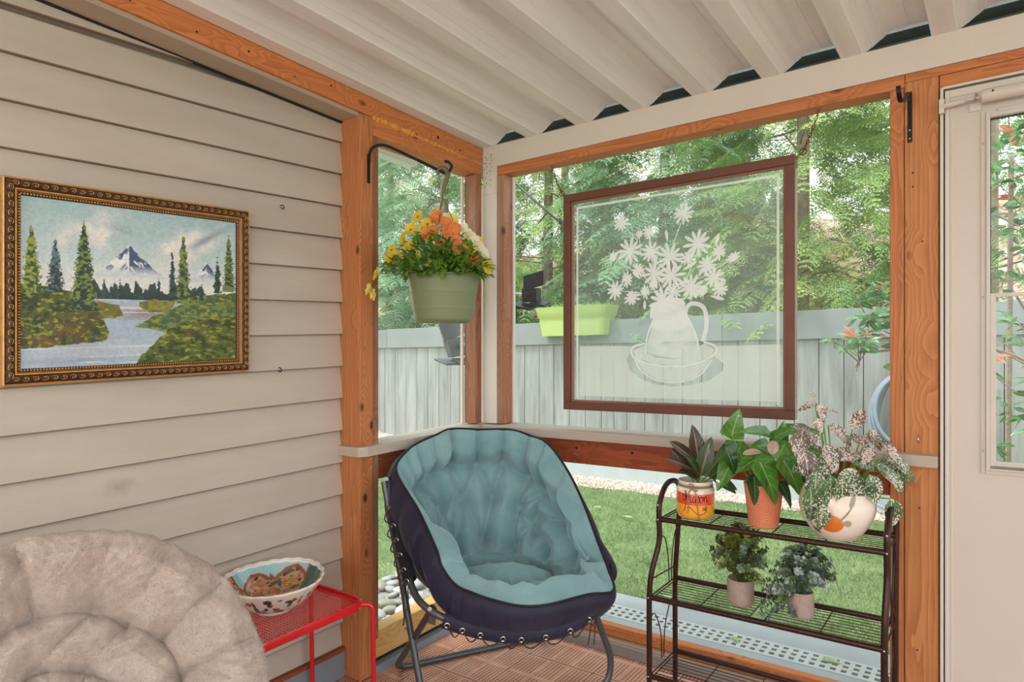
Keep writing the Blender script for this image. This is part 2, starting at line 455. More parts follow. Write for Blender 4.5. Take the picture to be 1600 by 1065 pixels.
# the upper boards run on up behind the sloping rafter
for z in laps:
    if z >= B(y1) - .02:
        ye = -(z + .02 - 2.1985) / .0838    # where the rafter's underside meets this board
        ye = min(ye, y1)
        if ye > y0 + .3:
            b2.hexa([(-.16, y0, z), (-.108, y0, z), (-.108, ye, z), (-.16, ye, z),
                     (-.16, y0, z + .1357), (-.126, y0, z + .1357), (-.126, ye, min(z + .1357, B(ye) + .04)), (-.16, ye, min(z + .1357, B(ye) + .04))])
b2.box(-.30, -.16, y0, y1, -.05, 3.0); b2.box(-.30, -.126, y1 + .001, -.695, -.05, 2.2)
wl_ = struct(b2.build('wall_left', M['siding'], room=True), 'greige lapped wooden siding wall')
bg_ = MB()  # dark strips under each lap: contact shadow put in as colour, with dirt
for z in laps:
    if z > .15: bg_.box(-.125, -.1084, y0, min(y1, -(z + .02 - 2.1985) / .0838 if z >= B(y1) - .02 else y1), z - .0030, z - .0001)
bg_.build('lap_shade_strip', plain('lap_shade_and_dirt', (128, 112, 96), .9), parent=wl_, room=True)
b = MB(); b.box(-.13, -.098, -6.2, -.757, .0, .105)
struct(b.build('baseboard_left', M['bluegray'], room=True), 'blue grey metal flashing along the foot of the siding')
b = MB(); b.box(-.13, -.090, -6.2, -.757, .1055, .122)
struct(b.build('trim_1', M['rail_y'], room=True))

# rafter, its painted soffit strip, and the header with a bead of foam
def slope_beam(b, x0, x1, ya, yb, zb, zt):
    b.hexa([(x0, ya, zb(ya)), (x1, ya, zb(ya)), (x1, yb, zb(yb)), (x0, yb, zb(yb)),
            (x0, ya, zt(ya)), (x1, ya, zt(ya)), (x1, yb, zt(yb)), (x0, yb, zt(yb))])
b = MB(); slope_beam(b, -.125, 0, -6.2, .006, B, T)
raf = struct(b.build('trim_2', M['cedar_y'], room=True, bevel=.003), 'orange cedar rafter sloping above the siding')
b = MB()
for y, dz, r in ((-1.62, .035, .004), (-1.42, .028, .0035), (-1.24, .04, .004), (-1.06, .024, .003), (-.9, .05, .004), (-.31, .035, .007), (-.16, .02, .005), (-2.3, .04, .004)):
    b = MB(); b.tube([(-.002, y, B(y) + dz), (.0006, y, B(y) + dz)], r, 10); b.build('nail_hole', M['hole'], parent=raf, room=True)
b = MB(); slope_beam(b, -.108, -.012, -6.2, -.757, lambda y: B(y) - .016, lambda y: B(y) - .0005)
struct(b.build('trim_3', M['trim_beige'], room=True), 'beige painted strip under the orange rafter')
b = MB(); slope_beam(b, -.118, -.108, -6.2, -.757, lambda y: B(y) - .022, lambda y: B(y))
struct(b.build('trim_4', M['hole'], room=True))
def HB(y): return 2.1446 + .056 * (-y)
b = MB(); slope_beam(b, -.10, -.004, -.69, .006, HB, lambda y: B(y) - .001)
struct(b.build('trim_5', M['cedar_y'], room=True, bevel=.003), 'orange cedar header above the narrow left opening')
foam = plain('yellow_expanding_foam', (226, 160, 74), .8, var=.15, vscale=40, bmp=.8, bscale=90)
b = MB(); r2 = random.Random(3)
pts = []; rs = []
for i in range(90):
    y = -.69 + .69 * i / 89; w = .012 if y < -.45 else (.008 if y < -.2 else .0045)
    pts.append((-.004, y, B(y) + r2.uniform(-.003, .003))); rs.append(w * r2.uniform(.55, 1.25))
b.tube(pts, rs, 8)
struct(b.build('trim_6', foam, room=True, smooth=True), 'bead of yellow expanding foam in the seam over the left opening')

# left post, its foot, and the stud beside the corner
b = MB(); b.box(-.12, -.002, -.757, -.690, 0.003, B(-.72) - .001)
lp = struct(b.build('trim_7', M['cedar_z'], room=True, bevel=.003), 'orange cedar post where the siding ends')
b = MB(); b.box(-.112, -.012, -.690, -.652, .135, 2.19)
struct(b.build('trim_8', M['cedar_stud'], room=True, bevel=.002), 'weathered stud lining the left post')
b = MB()
b.box(-.075, -.004, -.040, .004, .94, HB(0) - .0005)
struct(b.build('trim_9', M['cedar_stud'], room=True, bevel=.002), 'weathered stud left of the white corner post')
# white corner post with its riveted bracket
b = MB(); b.box(.0075, .0926, .0, .03, .94, 2.1716); b.box(.0075, .0926, .03, .10, .94, 2.1716)
wp = struct(b.build('trim_10', M['white'], room=True, bevel=.002), 'white metal corner post with rivets at its top')
b = MB(); b.box(.011, .088, -.0022, -.0002, 2.045, 2.262)
br = b.build('corner_bracket', M['white'], parent=wp, room=True, bevel=.0008)
b = MB()
for (x, z) in ((.027, 2.225), (.062, 2.232), (.026, 2.196), (.064, 2.205), (.024, 2.165), (.066, 2.175), (.026, 2.125), (.062, 2.135), (.026, 2.082), (.06, 2.09)):
    b = MB(); b.ball((x, -.003, z), (.0048, .003, .0048), 8, 5); b.build('rivet', M['chrome'], parent=br, room=True, smooth=True)
b = MB()
for (x, z) in ((.034, 2.212), (.056, 2.218), (.034, 2.18), (.056, 2.19), (.036, 2.148), (.054, 2.155), (.033, 2.1), (.057, 2.11)):
    b = MB(); b.tube([(x, -.0024, z), (x, -.001, z)], .0028, 8); b.build('screw_hole', M['hole'], parent=br, room=True)

# fascia and the wooden header of the window wall
b = MB(); b.box(.0095, 4.2, .0, .035, 2.172, 2.2755)
struct(b.build('trim_11', M['white'], room=True, bevel=.002), 'white aluminium fascia under the ends of the roof pans')
b = MB(); b.box(.0935, 1.785, .002, .092, 2.128, 2.1715)
struct(b.build('trim_12', M['cedar_x'], room=True, bevel=.003), 'orange cedar header above the wide opening')
b = MB(); b.box(1.786, 4.2, .002, .092, 2.143, 2.1715); b.box(1.881, 4.2, .0, .092, 2.1005, 2.142)
struct(b.build('trim_13', M['cedar_x'], room=True, bevel=.003), 'orange cedar header over the door')
b = MB(); b.box(.0935, .131, .003, .085, .94, 2.1275)
struct(b.build('trim_14', M['cedar_stud'], room=True, bevel=.003), 'weathered stud right of the white corner post')
b = MB(); b.box(1.742, 1.7835, .003, .09, .03, 2.1275)
struct(b.build('trim_15', M['cedar_z'], room=True, bevel=.003), 'narrow cedar stud beside the right hand post')
b = MB(); b.box(1.785, 1.879, -.001, .092, .003, 2.1425)
rp = struct(b.build('trim_16', M['cedar_post'], room=True, bevel=.003), 'wide grained cedar post between window and door')
b = MB()
for x, z in ((1.808, 1.845), (1.808, 1.80), (1.835, 1.62), (1.826, .76), (1.82, .30)):
    b = MB(); b.tube([(x, -.0025, z), (x, -.0005, z)], .0028, 8); b.build('nail_hole', M['hole'], parent=rp, room=True)
# white channel edging round the openings, outside
b = MB(); b.box(.131, .140, .070, .088, .938, 2.126); b.box(1.735, 1.742, .075, .088, .938, 2.126)
b.box(-.092, -.078, -.052, -.042, .938, 2.14)
struct(b.build('trim_17', M['white'], room=True))

# sills and rails
b = MB()
b.hexa([(-.125, -.775, .896), (.018, -.775, .896), (.030, -.04, .896), (-.125, -.04, .896), (-.125, -.775, .935), (.018, -.775, .935), (.030, -.04, .935), (-.125, -.04, .935)])
b.v[1] = (.006, -.775, .896); b.v[5] = (.006, -.775, .935)
b.add([(.006, -.775, .896), (.03, -.745, .896), (.03, -.04, .896), (.006, -.775, .935), (.03, -.745, .935), (.03, -.04, .935)], [(0, 1, 4, 3), (1, 2, 5, 4), (3, 4, 5), (2, 1, 0)])
sl = b.build('trim_18', M['sill_y'], room=True, bevel=.0015); struct(sl, 'greige window sill of the narrow left opening, its end wrapped round the post')
b = MB(); b.box(.0305, 1.878, -.04, .10, .898, .936); b.box(-.125, .030, -.0395, .10, .897, .935)
struct(b.build('trim_19', M['sill'], room=True, bevel=.003), 'long greige window sill of the wide opening')
b = MB(); b.box(1.8515, 1.8798, -.0385, -.0005, .8985, .9365)
b = MB(); b.box(.0, 1.7415, .012, .05, .787, .8975)
rr = struct(b.build('trim_20', M['rail_x'], room=True, bevel=.003), 'red brown stained rail under the long sill')
b = MB()
for x in (.395, .53, .80, 1.2):
    b = MB(); b.tube([(x, .0105, .855), (x, .0125, .855)], .006, 10); b.build('nail_hole', M['hole'], parent=rr, room=True)
b = MB(); b.box(-.055, -.012, -.651, .0, .787, .8955)
struct(b.build('trim_21', M['rail_y'], room=True, bevel=.003), 'dark stained rail under the left sill')
b = MB(); b.box(-.06, .0, -.03, .011, .0, .8955)
struct(b.build('trim_22', M['cedar_stud'], room=True))
# low kerb boards
b = MB(); b.box(-.001, 4.2, .0005, .052, -.06, .0435)
struct(b.build('trim_23', M['gray_x'], room=True, bevel=.003), 'grey kerb board at the foot of the window wall')
b = MB(); b.box(-.001, 1.742, .012, .060, .044, .047)
struct(b.build('trim_24', M['pine_old'], room=True))
b = MB(); b.box(.0, 1.742, .052, .090, .0475, .092)
ob = struct(b.build('trim_25', M['cedar_x'], room=True, bevel=.003), 'orange bottom plate along the wide opening')
b = MB(); b.tube([(.555, .0505, .07), (.555, .0525, .07)], .007, 10)
b.build('nail_hole', M['hole'], parent=ob, room=True)
b = MB(); b.box(-.10, -.03, -.690, -.002, .046, .158)
struct(b.build('trim_26', M['pine_y'], room=True, bevel=.003), 'pale pine bottom plate of the narrow left opening')
b = MB(); b.box(-.04, -.001, -.690, -.001, -.05, .030)
struct(b.build('trim_27', M['bluegray'], room=True, bevel=.002), 'blue grey flashing at the foot of the left opening')
b = MB(); b.box(-.09, -.04, -.690, -.001, -.05, .045)
struct(b.build('trim_28', M['hole'], room=True))

# screens
def pane(name, pts, m, parent=None): 
    b = MB(); b.add(pts, [(0, 1, 2, 3)]); return b.build(name, m, parent=parent, room=True)
w1 = pane('window_1', [(-.085, -.66, .936), (-.085, -.04, .936), (-.085, -.04, HB(0)), (-.085, -.66, HB(-.66))], M['screen_dusty']); struct(w1, 'dusty insect screen of the narrow left opening')
w2 = pane('window_2', [(-.085, -.66, .158), (-.085, -.0, .158), (-.085, -.0, .79), (-.085, -.66, .79)], M['screen']); struct(w2)
w3 = pane('window_3', [(.13, .08, .936), (1.742, .08, .936), (1.742, .08, 2.128), (.13, .08, 2.128)], M['screen']); struct(w3, 'insect screen of the wide opening')
w4 = pane('window_4', [(.0, .08, .092), (1.742, .08, .092), (1.742, .08, .79), (.0, .08, .79)], M['screen']); struct(w4)

# roof: ribbed aluminium pans
prof = [(0, 0), (.062, 0), (.066, .004), (.088, .018), (.092, .019), (.114, .036), (.118, .037), (.140, .054), (.150, .058), (.196, .058), (.200, .061), (.206, .058), (.250, .058), (.258, .052), (.2645, .004)]
P = []
x0 = .0056 - .265 * 2
for k in range(18):
    for dx, dz in prof:
        x = x0 + .2652 * k + dx
        P.append((x, dz))
rows = [[(x, y, T(y) + dz + .0005) for y in (.012, -1.5, -3, -6.4)] for x, dz in P]
b = MB(); b.grid(rows, flip=True)
cl = b.build('ceiling', M['ceiling'], room=True); struct(cl, 'white ribbed aluminium roof pans sloping down to the window wall')
sm = cl.modifiers.new('sheet', 'SOLIDIFY'); sm.thickness = .004; sm.offset = -1
# outer eave with gutter end closing the pans
gut = plain('dull_green_grey_gutter', (96, 104, 96), .4, .3)
b = MB(); b.box(-.14, 4.3, .13, .16, 2.175, 2.36); b.box(-.14, 4.3, .036, .13, 2.33, 2.36); b.box(.0, 4.3, .036, .16, 2.1725, 2.18)
struct(b.build('trim_29', gut, room=True), 'gutter beyond the fascia')
b = MB(); b.box(-.56, -.3, -6.4, .16, 2.33, 3.0)
# far right side wall plate far behind the camera carries the roof
b = MB(); b.box(4.12, 4.2, -6.2, -6.1, 0, 2.79); b.box(4.12, 4.2, -3.2, -3.1, 0, 2.53); b.box(4.12, 4.2, -.0, .09, .0, 2.1)
struct(b.build('trim_30', M['cedar_z'], room=True))

# door
b = MB()
DT = 2.0925
b.box(1.8835, 1.8925, -.012, .06, .0, DT + .006)     # jamb
b.box(1.8925, 2.86, -.012, .06, DT, DT + .008)
dr = struct(b.build('door_1', M['white'], room=True, bevel=.001), 'greige storm door with a tall window')
b = MB()
for (a, c, d, e) in ((1.896, 2.0, .0, DT - .006), (2.68, 2.80, .0, DT - .006), (2.0, 2.68, .0, .895), (2.0, 2.68, 1.995, DT - .006)):
    b.box(a, c, -.006, .035, d, e)
pn = b.build('door_panel', M['door'], parent=dr, room=True)
b = MB(); b.box(1.8925, 1.8945, -.004, .03, .0, DT - .002); b.build('door_gap', M['hole'], parent=dr, room=True)
b = MB(); b.box(1.8965, 1.908, -.010, -.0062, .0, DT - .008); b.box(1.908, 2.8, -.010, -.0062, DT - .030, DT - .008); b.box(1.912, 1.9155, -.008, -.0062, .0, DT - .03)
b.build('edge_moulding', M['white'], parent=dr, room=True, bevel=.001)
b = MB()
X0, X1, Z0, Z1 = 1.9885, 2.70, .889, 2.002
b.box(X0, X0 + .013, -.0115, -.0062, Z0, Z1); b.box(X1 - .013, X1, -.0115, -.0062, Z0, Z1)
b.box(X0 + .013, X1 - .013, -.0115, -.0062, Z0, Z0 + .012); b.box(X0 + .013, X1 - .013, -.0115, -.0062, Z1 - .013, Z1)
b.box(X0 + .0132, X0 + .0235, -.019, .0, Z0 + .012, Z1 - .013)
b.box(X1 - .0235, X1 - .0132, -.019, .0, Z0 + .012, Z1 - .013)
b.box(X0 + .0235, X1 - .0235, -.019, .0, Z1 - .025, Z1 - .013)
b.box(X0 + .0235, X1 - .0235, -.019, .0, Z0 + .012, Z0 + .018)
wf = b.build('window_frame', M['door'], parent=dr, room=True, bevel=.0015)
b = MB()
for x, z in ((X0 + .006, 1.9), (X0 + .006, 1.43), (X0 + .006, .96), (2.03, Z1 - .006), (2.3, Z1 - .006)):
    b = MB(); b.ball((x, -.013, z), (.003, .002, .003), 8, 4); b.build('screw', M['chrome'], parent=wf, room=True, smooth=True)
b = MB()   # lower sash
b.box(2.0125, 2.0265, -.012, .004, .915, 1.4405); b.box(2.0265, 2.67, -.012, .004, 1.428, 1.4405); b.box(2.0265, 2.67, -.012, .004, .915, .9275); b.box(2.66, 2.674, -.012, .004, .9275, 1.428)
b.build('lower_sash', M['door'], parent=wf, room=True, bevel=.001)
b = MB(); b.box(2.0126, 2.67, -.006, .0, .9075, .9145); b.build('sash_track', plain('grey_vinyl', (140, 138, 134), .5), parent=wf, room=True)
b = MB(); b.box(2.0122, 2.0142, .004, .016, 1.4405, 1.978); b.box(2.014, 2.68, .004, .016, 1.974, 1.978); b.build('gasket', M['black_plastic'], parent=wf, room=True)
pane('glass_pane', [(2.012, .012, 1.43), (2.68, .012, 1.43), (2.68, .012, 1.978), (2.012, .012, 1.978)], M['glass'], dr)
pane('glass_pane', [(2.0265, -.003, .9275), (2.66, -.003, .9275), (2.66, -.003, 1.43), (2.0265, -.003, 1.43)], M['glass'], dr)
b = MB(); b.tube([(1.992, -.045, 2.037), (2.30, -.045, 2.037)], .0195, 20)
dc = b.build('door_closer', M['door'], parent=dr, room=True, smooth=True)
b = MB(); b.tube([(1.890, -.03, 2.033), (1.95, -.04, 2.036)], .0075, 10); b.box(1.882, 1.896, -.034, -.018, 2.012, 2.056); b.box(1.96, 1.99, -.012, -.007, 2.005, 2.03)
b.tube([(1.95, -.043, 2.036), (1.99, -.045, 2.037)], .004, 8)
b.build('closer_rod', M['white'], parent=dc, room=True)
b = MB(); b.tube([(1.978 + .003*cos(t*.9), -.045 + .012*cos(t), 2.037 + .012*sin(t)) for t in [i * .5 for i in range(26)]], .0018, 6)
b.build('closer_spring', M['chrome'], parent=dc, room=True, smooth=True)
b = MB(); b.ball((2.02, -.0648, 2.043), (.003, .001, .003), 8, 4); b.build('closer_screw', M['hole'], parent=dc, room=True)
b = MB(); b.box(2.80, 4.12, .0, .06, .0, 2.10); struct(b.build('wall_back', M['siding'], room=True))

# ------------------------------------------------------------------ small fixtures on the timber
# scroll bracket on the right hand post
t = thing('plant_bracket', 'black iron scroll bracket screwed to the right hand cedar post', 'bracket', (1.8, -.003, 1.95))
b = MB(); b.box(1.7935, 1.8065, -.0055, -.0015, 1.945, 2.085); 
st = b.build('strap', M['black_iron'], parent=t, room=True, bevel=.001)
b = MB()
for z in (1.957, 1.984):
    b = MB(); b.ball((1.800, -.006, z), (.003, .002, .003), 8, 4); b.build('screw', M['chrome'], parent=st, room=True, smooth=True)
ctr = cr([(1.800, -.004, 2.08), (1.800, -.012, 2.104), (1.799, -.035, 2.100), (1.797, -.08, 2.075), (1.794, -.115, 2.052), (1.79, -.150, 2.045), (1.788, -.17, 2.062), (1.787, -.172, 2.083)], 6)
b = MB(); rows = []
for p in ctr: rows.append([(p.x - .0065, p.y, p.z), (p.x + .0065, p.y, p.z)])
b.grid(rows); o = b.build('scroll_arm', M['black_iron'], parent=t, room=True)
m_ = o.modifiers.new('s', 'SOLIDIFY'); m_.thickness = .0035
# hook eye on the post
t = thing('screw_hook', 'small metal hook screwed into a knot of the cedar post above the sill end', 'hook', (1.8253, -.004, .99))
b = MB(); b.tube(cr([(1.8253, .0, .994), (1.8253, -.012, .994), (1.8253, -.020, .986), (1.8253, -.018, .975), (1.8253, -.010, .972)], 5), .0022, 8)
b.build('hook', M['chrome'], parent=t, room=True, smooth=True)
for (y, z, lab) in ((-1.041, 1.866, 'small cup hook in the siding above the right corner of the painting'), (-1.052, 1.264, 'small cup hook in the siding right of the lower corner of the painting')):
    t = thing('cup_hook', lab, 'hook', (-.115, y, z), group='cup hooks in the siding')
    b = MB(); b.tube(cr([(0, 0, 0), (.014, 0, 0), (.016, .006, -.008), (.016, 0, -.015), (.016, -.008, -.008)], 5), .0018, 7)
    b.build('hook', M['black_iron'], parent=t, smooth=True)

# two unseen globes added behind the camera as fill for the porch
for (lx, ly, lab) in ((2.55, -3.7, 'added white fill globe under the roof, unseen, the one nearer the door'), (.95, -4.3, 'added white fill globe under the roof, unseen, the one nearer the siding wall')):
    t = thing('fill_globe', lab, 'lamp', (lx, ly, 1.90), group='added fill globes under the roof')
    m, nt, bs = newmat('fill_globe_ball'); bs.inputs['Emission Color'].default_value = (1, .94, .88, 1); bs.inputs['Emission Strength'].default_value = 44
    b = MB(); b.ball((0, 0, 0), .14, 24, 16); b.build('fill_globe_ball', m, parent=t, smooth=True)
    b = MB(); b.tube([(0, 0, .135), (0, 0, T(ly) - 1.90)], .006, 8); b.build('lamp_rod', M['white'], parent=t)  # rod of the added fill globe
    b = MB(); b.lathe([(0, .13), (.05, .13), (.05, .165), (0, .165)], seg=20); b.build('lamp_cap', M['white'], parent=t)  # cap of the added fill globe
# ================================================================== PAINTING
def lat(seed, nx, ny): return np.random.RandomState(seed).rand(ny + 2, nx + 2)
def vnoise(u, v, nx, ny, seed):
    g_ = lat(seed, nx, ny); x = np.clip(u, 0, .9999) * nx; y = np.clip(v, 0, .9999) * ny
    i = x.astype(int); j = y.astype(int); fx = x - i; fy = y - j; fx = fx*fx*(3-2*fx); fy = fy*fy*(3-2*fy)
    return (g_[j, i]*(1-fx) + g_[j, i+1]*fx)*(1-fy) + (g_[j+1, i]*(1-fx) + g_[j+1, i+1]*fx)*fy
def fbm(u, v, n0, seed, octs=4, asp=1.0):
    s = 0; a = .5; t = 0
    for o in range(octs):
        s = s + a * vnoise(u, v, max(1, int(n0 * asp * 2**o)), max(1, int(n0 * 2**o)), seed + o); t += a; a *= .55
    return s / t
def S3(c): return np.array(srgb(c))
def lerp(a, b, t): t = np.clip(t, 0, 1)[..., None]; return a * (1 - t) + b * t
def poly(u, v, pts):
    ins = np.zeros(u.shape, bool); n = len(pts)
    for i in range(n):
        (x1, y1), (x2, y2) = pts[i], pts[(i+1) % n]
        if y1 == y2: continue
        c = ((y1 > v) != (y2 > v)) & (u < (x2-x1)*(v-y1)/(y2-y1) + x1); ins ^= c
    return ins
def paint_landscape(u, v):
    wob = (fbm(u, v, 24, 5) - .5) * .02
    sky = lerp(S3((164, 196, 204)) + 0*u[..., None], S3((196, 216, 222)), v / .5)
    cl = fbm(u, v * .7, 5, 21, 5, .8)
    sky = lerp(sky, S3((226, 228, 228)), (cl - .46) * 5 * np.exp(-((u-.42)/.3)**2 - ((v-.2)/.16)**2) * 1.6)
    sky = lerp(sky, S3((232, 232, 230)), (cl - .36) * 5 * np.exp(-((u-.78 + (v-.2)*.6)/.14)**2 - ((v-.18)/.15)**2) * 1.5)
    sky = lerp(sky, S3((110, 134, 158)), np.exp(-(((u-.83) - (.18-v)*.9)/.03)**2 - ((v-.15)/.08)**2) * .8)
    sky = lerp(sky, S3((150, 170, 186)), np.exp(-((u-.46)/.07)**2 - ((v-.135-(u-.46)*.3)/.02)**2) * .7)
    C_ = lerp(sky, S3((222, 228, 228)), (v - .30) / .2)
    # mountains
    def peak(C_, uc, vt, hw, vb, seed):
        n = fbm(u*3 % 1, v, 14, seed, 4)
        d = np.abs(u - uc + (n-.5)*.03) / hw; top = vt + (vb - vt) * d**.85 + (n - .5) * .02
        m = (v > top) & (v < vb + .02)
        streak = fbm(np.clip((u - uc) * 2.2 - (v - vt) * np.sign(u - uc) * .9 + .5, 0, 1), v, 26, seed + 3, 3)
        c = lerp(S3((236, 240, 246)) + 0*u[..., None], S3((70, 92, 130)), (streak - .5 + .25*(u > uc)) * 7)
        c = lerp(c, S3((204, 216, 224)), (v - (vb - .06)) / .06)
        return np.where(m[..., None], c, C_)
    C_ = peak(C_, .503, .225, .15, .42, 31); C_ = peak(C_, .865, .30, .07, .43, 37)
    # far forest
    fo = .50 + (vnoise(u, v*0, 90, 1, 41) - .5) * .10 + (np.abs(u - .6) * .03)
    m = (v > fo) & (v < .60) & (u > .33) & (u < .86)
    C_ = np.where(m[..., None], lerp(S3((58, 76, 76)) + 0*u[..., None], S3((40, 62, 54)), (v-.5)*12), C_)
    # water
    wat = lerp(S3((168, 188, 208)) + 0*u[..., None], S3((150, 118, 104)), (fbm(u, v, 6, 51, 4, .3) - .44) * 4 + .5*np.exp(-((v-.68)/.06)**2) + .6*np.exp(-((v-.86)/.04)**2 - ((u-.3)/.2)**2))
    wat = lerp(wat, S3((196, 212, 226)), (v - .82) * 4)
    wat = lerp(wat, S3((120, 150, 180)), np.exp(-((u-.3)/.3)**2 - ((v-.97)/.03)**2) * .6)
    wl = (vnoise(u, v, 3, 90, 57) > .86); wat = np.where(wl[..., None], lerp(wat, S3((230, 234, 238)), .6 + 0*u), wat)
    C_ = np.where((v > .585)[..., None], wat, C_)
    def bank(C_, pts, seed, a, b_, c_, rust=.5):
        m = poly(u + wob, v + wob, pts)
        n = fbm(u, v, 40, seed, 4); n2 = fbm(u, v, 7, seed + 9, 3)
        st = fbm((u * 1.2 + v * .8) % 1, (v - u * .3) % 1, 60, seed + 4, 3, .5)
        c = lerp(S3(a) + 0*u[..., None], S3(b_), (n - .4) * 5); c = lerp(c, S3(c_), (n2 - .55) * 6 * rust); c = lerp(c, S3((150, 158, 60)), (st - .58) * 7)
        return np.where(m[..., None], c, C_)
    C_ = bank(C_, [(.35, .60), (.46, .625), (.475, .69), (.43, .71), (.36, .70)], 61, (96, 104, 50), (126, 112, 58), (150, 104, 62))
    C_ = bank(C_, [(.55, .60), (.62, .58), (.72, .59), (.69, .66), (.60, .665), (.55, .63)], 63, (90, 104, 56), (140, 134, 70), (150, 104, 62))
    C_ = bank(C_, [(-.1, .50), (.12, .515), (.30, .56), (.37, .63), (.385, .72), (.41, .79), (.40, .845), (.28, .86), (.13, .88), (-.1, .90)], 65, (48, 66, 40), (86, 98, 46), (116, 84, 48))
    C_ = bank(C_, [(.53, .76), (.60, .70), (.70, .64), (.80, .55), (1.1, .50), (1.1, .75), (.68, .80), (.60, .775)], 67, (70, 96, 62), (116, 138, 74), (84, 110, 90), .8)
    C_ = bank(C_, [(.49, 1.1), (.56, .95), (.63, .86), (.68, .78), (.76, .72), (1.1, .66), (1.1, 1.1)], 69, (50, 68, 34), (92, 108, 40), (120, 90, 50))
    def tree(C_, uc, vt, vb, hw, hi, lo, seed):
        t = (v - vt) / (vb - vt); n = fbm(u, v, 60, seed, 3)
        saw = (t * 9 + (n - .5) * 2) % 1
        w = hw * np.clip(t, 0, 1) ** .75 * (.55 + .5 * saw) + (n - .5) * .02
        m = (np.abs(u - uc) < w) & (t > 0) & (t < 1)
        c = lerp(S3(lo) + 0*u[..., None], S3(hi), (n - .45) * 6 + (uc - u) / hw * .5)
        return np.where(m[..., None], c, C_)
    for uu, tt in ((.385, .46), (.42, .49), (.46, .45), (.50, .485), (.535, .46), (.56, .50), (.64, .44), (.60, .52), (.81, .47), (.84, .46)):
        C_ = tree(C_, uu, tt, .58, .016, (60, 84, 84), (40, 60, 64), int(uu * 999))
    C_ = tree(C_, .704, .255, .56, .022, (60, 84, 80), (34, 50, 54), 71)
    C_ = tree(C_, .756, .125, .60, .045, (128, 146, 84), (52, 74, 44), 72)
    C_ = tree(C_, .968, .10, .51, .036, (116, 134, 74), (46, 66, 40), 73)
    C_ = tree(C_, .915, .26, .52, .022, (60, 84, 74), (34, 50, 48), 74)
    C_ = tree(C_, .050, .165, .56, .062, (150, 166, 70), (58, 84, 50), 75)
    C_ = tree(C_, .160, .225, .55, .050, (96, 124, 126), (38, 54, 62), 76)
    C_ = tree(C_, .292, .105, .66, .078, (118, 142, 74), (40, 62, 48), 77)
    br_ = fbm(u, v, 90, 99, 2)
    return np.clip(C_ * (.86 + .28 * br_)[..., None], 0, 1)

YA, YB, ZA, ZB = -1.906, -1.187, 1.259, 1.822   # outer frame rectangle on the wall
XW = -.105
pt_ = thing('painting', 'framed oil painting of a mountain river and fir trees on the siding wall', 'painting', (XW, (YA + YB)/2, ZA))
nu, nv = 430, 330; fw = .046
uu, vv = np.meshgrid(np.linspace(0, 1, nu), np.linspace(0, 1, nv))
colr = paint_landscape(1.268 * uu / (1 + .268 * uu), vv).reshape(-1, 3)
yy = YA + fw + uu * (YB - YA - 2*fw); zz = ZB - fw - vv * (ZB - ZA - 2*fw)
V = np.stack([np.full(uu.shape, .012), yy, zz], -1).reshape(-1, 3)
V[:, 2] += SY * V[:, 1] + SX * XW; V[:, 1] -= pt_.location.y; V[:, 2] -= pt_.location.z
idx = np.arange(nu * nv).reshape(nv, nu); F = np.stack([idx[1:, :-1], idx[1:, 1:], idx[:-1, 1:], idx[:-1, :-1]], -1).reshape(-1, 4)
o = npmesh('canvas', V, F, attr_mat('oil_paint', .45, .25, 260), parent=pt_, col=colr)
def rect_mould(bm, prof, inset0):
    """prof: (distance inward from outer edge, height off the wall)"""
    rows = []
    for d, h in prof:
        d += inset0
        rows.append([(XW + h, YA + d, ZA + d), (XW + h, YB - d, ZA + d), (XW + h, YB - d, ZB - d), (XW + h, YA + d, ZB - d), (XW + h, YA + d, ZA + d)])
    bm.grid(rows)
gold = plain('antique_gold', (206, 158, 92), .35, .55, var=.15, vscale=60)
umber = plain('dark_umber_gilt', (78, 54, 40), .5, .2, var=.3, vscale=90, bmp=.6, bscale=120)
b = MB(); rect_mould(b, [(0, 0), (0, .020), (.002, .025), (.0055, .026), (.007, .022)], 0); fr_ = b.build('outer_gold_edge', gold, parent=pt_, room=True)
b = MB(); rect_mould(b, [(.007, .022), (.011, .030), (.018, .033), (.026, .028), (.0285, .022)], 0); um = b.build('carved_band', umber, parent=pt_, room=True, smooth=True)
b = MB(); rect_mould(b, [(.0285, .022), (.030, .026), (.0325, .026), (.0335, .021), (.035, .024), (.0365, .020)], 0); b.build('gold_fillet', gold, parent=pt_, room=True)
b = MB(); rect_mould(b, [(.0365, .020), (.040, .019), (.045, .014), (.0465, .010)], 0); inn = b.build('inner_band', umber, parent=pt_, room=True)
b = MB(); bb = MB(); r3 = random.Random(5)
def along(n_y, n_z, d):
    for i in range(n_y):
        t = (i + .5) / n_y; y = YA + d + t * (YB - YA - 2*d); yield y, ZA + d, 0; yield y, ZB - d, 1
    for i in range(n_z):
        t = (i + .5) / n_z; z = ZA + d + t * (ZB - ZA - 2*d); yield YA + d, z, 2; yield YB - d, z, 3
for k, (y, z, s_) in enumerate(along(30, 23, .018)):
    rr_ = .0062; fl = 1 if (k // 2) % 2 else -1
    pts = []
    for i in range(9):
        a = -2.6 + 5.2 * i / 8; q = rr_ * (1 - .05 * i)
        du, dw = q * cos(a) * 1.4, q * sin(a) * fl
        pts.append((XW + .0335, y + (du if s_ < 2 else dw), z + (dw if s_ < 2 else du)))
    b.tube(pts, .0011, 5)
    b.ball((XW + .034, y, z), .0016, 6, 4)
b.build('scroll_carving', gold, parent=um, room=True, smooth=True)
for (y, z, s_) in along(84, 62, .0415): bb.ball((XW + .019, y, z), (.0018, .0026, .0026), 5, 4)
bb.build('bead_carving', gold, parent=inn, room=True, smooth=True)

